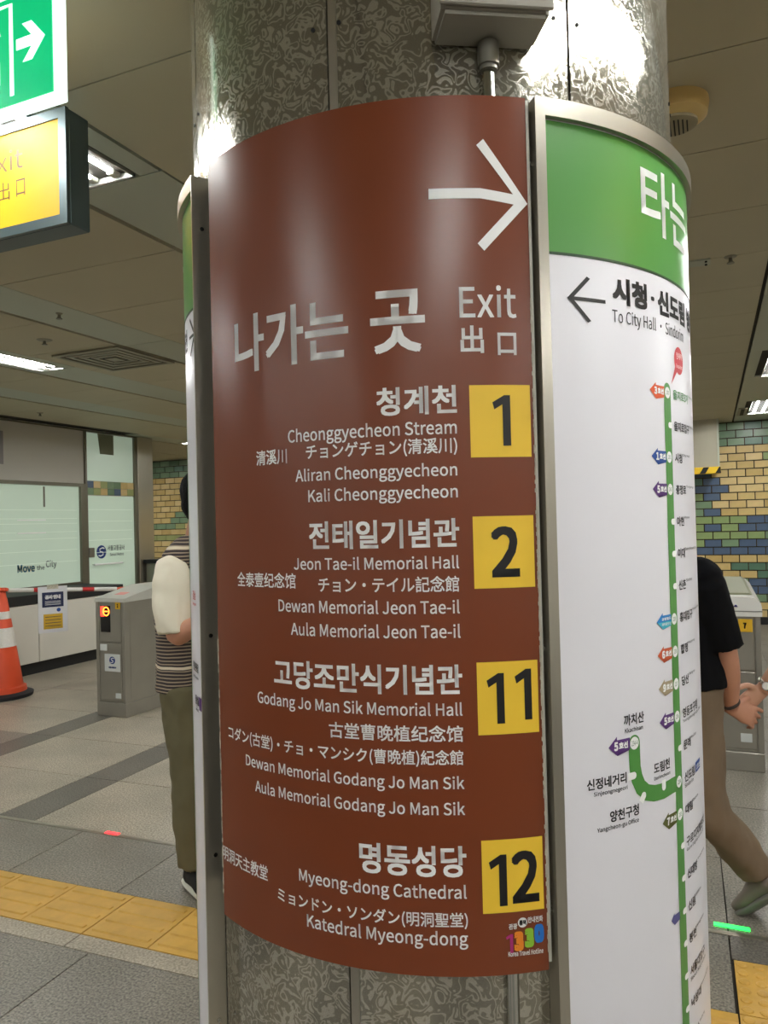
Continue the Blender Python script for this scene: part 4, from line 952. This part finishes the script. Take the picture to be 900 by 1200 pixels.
    def sleeve_tubes(bm_, S, kk):
        sh, el, wr = j['sh'+S], j['el'+S], j['wr'+S]
        if M_.get('sleeve') is None: pts = [sh+(j['neck']-sh)*.45-up*.015, sh, sh+(el-sh)*.5]; rr = [.062*kk, .066*kk, .066*kk]; re_ = .067*kk
        else: pts = [sh+(j['neck']-sh)*.02+up*.045, sh+up*.015, sh+(el-sh)*.25, sh+(el-sh)*.62]; rr = [.026*kk, .062*kk, .074*kk, .079*kk]; re_ = (.064*kk, .082*kk)
        pts.append(sh+(el-sh)*sleeve); rr.append(re_)
        tube(bm_, pts, rr, 18, up)
    if M_.get('sleeve') is None:
        for S in 'NF': sleeve_tubes(bm, S, k)
    else:
        for S in 'NF':
            sh = j['sh'+S]; tube(bm, [sh+(j['neck']-sh)*.7-up*.02, sh+(j['neck']-sh)*.3-up*.0, sh+(j['neck']-sh)*.0-up*.025], [.078, .070, .045], 18, up)
    remeshed('shirt', bm, M_['shirt'], t, .010, .007, .10, 2)
    if M_.get('sleeve') is not None:
        for S in 'NF':
            b3 = B(); sleeve_tubes(b3, S, k*1.06); remeshed('sleeve', b3, M_['sleeve'], t, .009, .008, .09, 2)
    # trousers
    bm = B(); q = pants_r
    tube(bm, [j['pelvis']+up*.07, j['pelvis'], j['pelvis']-up*.09], [(.112, .150), (.118, .165), (.10, .15)], 22, lat)
    for S in 'NF':
        hp, kn, an = j['hip'+S], j['kn'+S], j['an'+S]; cuff = an+(kn-an).normalized()*.02
        tube(bm, [hp+up*.02, hp*.5+kn*.5, kn, kn*.5+an*.5, cuff], [.110*q, .098*q, .083*q, .078*q, .072*q], 20, lat)
    remeshed('trousers', bm, M_['pants'], t, .011, .010, .10, 9)
    # shoes
    for S in 'NF':
        an = j['an'+S]; foot = j.get('toe'+S)
        fd = (foot-an) if foot is not None else f*.16-up*(an.z-.03)
        fl = v_(fd.x, fd.y, 0)
        if fl.length < .08 and foot is not None: pitch_dir = (fd).normalized()
        else: fl.normalize(); pitch_dir = fl
        side = pitch_dir.cross(up).normalized() if abs(pitch_dir.z) < .9 else lat
        dn = side.cross(pitch_dir)*-1
        dn = dn if dn.z < 0 else -dn
        hb = an+dn*.045-pitch_dir*.05
        if pitch_dir is not fl and abs(pitch_dir.z) > .3: base = hb
        else: base = v_(hb.x, hb.y, .05)
        b4 = B(); tube(b4, [base-dn*.0, base+pitch_dir*.07-dn*.015, base+pitch_dir*.15, base+pitch_dir*.225], [(.036, .034), (.045, .040), (.034, .046), (.022, .032)], 18, side)
        tube(b4, [base+dn*.0+pitch_dir*.02, base-dn*.055+pitch_dir*.03], [.040, .038], 16, side)
        sh_ = remeshed('shoe', b4, M_['shoe'], t, .006, sm=2)
        b5 = B(); tube(b5, [base+dn*.027-pitch_dir*.035, base+dn*.028+pitch_dir*.03, base+dn*.028+pitch_dir*.12, base+dn*.027+pitch_dir*.19, base+dn*.022+pitch_dir*.25], [(.014, .028), (.016, .040), (.016, .044), (.016, .046), (.012, .026)], 18, side)
        remeshed('sole', b5, M_['sole'], sh_, .005, sm=2)
        b6 = B()
        for i in range(4): tube(b6, [base+pitch_dir*(.075+.025*i)-dn*(.050-.008*i)-side*.022, base+pitch_dir*(.08+.025*i)-dn*(.056-.009*i), base+pitch_dir*(.075+.025*i)-dn*(.050-.008*i)+side*.022], [.0035]*3, 8, up, 2)
        obj('laces', b6, M_['sole'], sh_, smooth=True)
    return t

def stripes():
    m = mat('striped_knit', (90, 80, 74), .85); nt = m.node_tree; b = nt.nodes['Principled BSDF']
    tc = nt.nodes.new('ShaderNodeTexCoord'); sep = nt.nodes.new('ShaderNodeSeparateXYZ'); nt.links.new(tc.outputs['Object'], sep.inputs[0])
    n = nt.nodes.new('ShaderNodeTexNoise'); n.inputs['Scale'].default_value = 4; nt.links.new(tc.outputs['Object'], n.inputs['Vector'])
    ad = nt.nodes.new('ShaderNodeMath'); ad.operation = 'MULTIPLY_ADD'; ad.inputs[1].default_value = .03
    nt.links.new(n.outputs['Fac'], ad.inputs[0]); nt.links.new(sep.outputs['Z'], ad.inputs[2])
    mu = nt.nodes.new('ShaderNodeMath'); mu.operation = 'MULTIPLY'; mu.inputs[1].default_value = 1/.0135; nt.links.new(ad.outputs[0], mu.inputs[0])
    fr_ = nt.nodes.new('ShaderNodeMath'); fr_.operation = 'FRACT'; nt.links.new(mu.outputs[0], fr_.inputs[0])
    mu2 = nt.nodes.new('ShaderNodeMath'); mu2.operation = 'MULTIPLY'; mu2.inputs[1].default_value = 1/.16; nt.links.new(ad.outputs[0], mu2.inputs[0])
    f2_ = nt.nodes.new('ShaderNodeMath'); f2_.operation = 'FRACT'; nt.links.new(mu2.outputs[0], f2_.inputs[0])
    r1 = nt.nodes.new('ShaderNodeValToRGB'); r1.color_ramp.interpolation = 'CONSTANT'
    r1.color_ramp.elements[0].color = lin((58, 50, 50))+(1,); r1.color_ramp.elements[1].position = .62; r1.color_ramp.elements[1].color = lin((158, 142, 122))+(1,)
    nt.links.new(fr_.outputs[0], r1.inputs[0])
    r2 = nt.nodes.new('ShaderNodeMath'); r2.operation = 'GREATER_THAN'; r2.inputs[1].default_value = .93; nt.links.new(f2_.outputs[0], r2.inputs[0])
    mx = nt.nodes.new('ShaderNodeMix'); mx.data_type = 'RGBA'; nt.links.new(r2.outputs[0], mx.inputs[0]); nt.links.new(r1.outputs[0], mx.inputs[6]); mx.inputs[7].default_value = lin((222, 210, 186))+(1,)
    nt.links.new(mx.outputs[2], b.inputs['Base Color'])
    return m
BLK_CLOTH = mat('black_cotton', (9, 9, 12), .95, 0, .2); OLIVE = mat('olive_trousers', (104, 98, 72), .9, noise_amt=.06, noise_scale=10)
CREAMC = mat('cream_sleeve', (244, 236, 214), .85); TAUPE = mat('taupe_trousers', (120, 102, 82), .9, noise_amt=.05, noise_scale=8)
SHOEB = mat('black_canvas', (20, 20, 22), .7); SHOEW = mat('white_rubber', (222, 220, 206), .5); SHOEG = mat('grey_shoe', (124, 112, 104), .6); SOLEG = mat('grey_sole', (120, 116, 110), .6)
LJ = {'pelvis': (-2.015, 2.615, .865), 'waist': (-2.018, 2.615, 1.044), 'chest': (-2.018, 2.615, 1.241), 'neck': (-1.981, 2.631, 1.448), 'head': (-1.946, 2.645, 1.616),
 'shN': (-1.985, 2.448, 1.338), 'elN': (-1.955, 2.43, 1.075), 'wrN': (-1.76, 2.393, 1.15), 'shF': (-2.033, 2.783, 1.338), 'elF': (-2.038, 2.803, 1.034), 'wrF': (-1.862, 2.682, 1.111),
 'hipN': (-1.991, 2.539, .846), 'knN': (-1.985, 2.545, .498), 'anN': (-1.993, 2.571, .09), 'hipF': (-2.022, 2.70, .829), 'knF': (-2.009, 2.706, .463), 'anF': (-2.016, 2.735, .09), 'toeN': (-1.85, 2.495, .05)}
person('person', 'person in striped knit with cream sleeves and olive trousers behind the column', LJ, (1, .05, 0), dict(skin=SKIN, shirt=stripes(), sleeve=CREAMC, pants=OLIVE, shoe=SHOEB, sole=SHOEW), sleeve=.97, hem=.835)
RJ = {'pelvis': (-.099, 3.06, .872), 'waist': (-.099, 3.061, 1.0), 'chest': (-.091, 3.064, 1.175), 'neck': (-.110, 3.055, 1.345), 'head': (-.196, 3.02, 1.478),
 'shN': (-.028, 2.906, 1.275), 'elN': (.036, 2.975, 1.004), 'wrN': (.046, 3.087, .787), 'shF': (-.087, 3.251, 1.256), 'elF': (-.153, 3.255, .966), 'wrF': (-.217, 3.173, .775),
 'hipN': (-.081, 3.014, .845), 'knN': (-.048, 3.021, .44), 'anN': (.122, 3.118, .165), 'toeN': (.067, 3.164, .098), 'hipF': (-.11, 3.165, .817), 'knF': (-.177, 3.136, .474), 'anF': (-.247, 3.106, .09)}
VR = (.918, .396, 0)
person('person', 'person in black T-shirt and taupe trousers walking, arm stretched back', RJ, (-.918, -.396, 0), dict(skin=SKIN, shirt=BLK_CLOTH, pants=TAUPE, shoe=SHOEG, sole=SOLEG), sleeve=.92, hem=.875, shirt_r=.95,
       vox=.005, handN=((.80, .42, -.42), (.15, -.85, .35), (.3, .2, .8), .85, 1.0), pants_r=.92)
PJ = {'pelvis': (.462, 3.411, .868), 'waist': (.467, 3.413, 1.016), 'chest': (.466, 3.412, 1.181), 'neck': (.459, 3.41, 1.363), 'head': (.43, 3.398, 1.520),
 'shN': (.427, 3.211, 1.271), 'elN': (.302, 3.124, 1.052), 'wrN': (.157, 3.147, .845), 'shF': (.502, 3.613, 1.267), 'elF': (.506, 3.637, .967), 'wrF': (.482, 3.626, .722),
 'hipN': (.443, 3.315, .853), 'knN': (.432, 3.311, .517), 'anN': (.428, 3.309, .09), 'hipF': (.48, 3.506, .817), 'knF': (.469, 3.501, .479), 'anF': (.471, 3.502, .09)}
person('person', 'person mostly out of frame, bare forearm reaching in to hold hands', PJ, (-.918, -.396, 0), dict(skin=SKIN2, shirt=mat('grey_top', (120, 120, 124), .9), pants=mat('dark_trousers', (50, 52, 60), .9), shoe=SHOEG, sole=SOLEG), sleeve=.5, hem=.82, shirt_r=.92,
       vox=.005, handN=((-.75, -.1, -.65), (.3, .75, -.1), (-.3, -.3, .75), .75, .95), pants_r=.9)
def bracelet(name, label, cat, p, axis, r, m, face=None):
    p, ax = Vector(p), Vector(axis).normalized(); a_ = ax.orthogonal().normalized(); b_ = ax.cross(a_)
    t = thing(name, label, cat, p)
    pts = [p+(a_*cos(2*pi*i/24)+b_*sin(2*pi*i/24))*r for i in range(25)]
    bm = B(); rings = tube(bm, pts, [(.0035, .007)]*25, 8, ax, 1); obj('band', bm, m, t, smooth=True)
    if face is not None:
        fd = Vector(face).normalized(); fd = (fd-ax*fd.dot(ax)).normalized()
        obj('dial_case', tube(B(), [p+fd*(r-.002), p+fd*(r+.008)], [.017, .016], 20, ax), CHROME, t, smooth=True, sharp=50)
        obj('dial', tube(B(), [p+fd*(r+.008), p+fd*(r+.009)], [.013, .013], 20, ax), WHITE_PRINT, t)
bracelet('bracelet', 'dark beaded bracelet on the wrist of the person in black', 'bracelet', (.045, 3.08, .803), (.1, .11, -.22), .031, mat('dark_beads', (60, 50, 44), .4))
bracelet('wristwatch', 'silver wristwatch on the forearm reaching in from the right', 'wristwatch', (.172, 3.145, .866), (-.15, .02, -.2), .0325, STEEL, (.1, -1, .3))
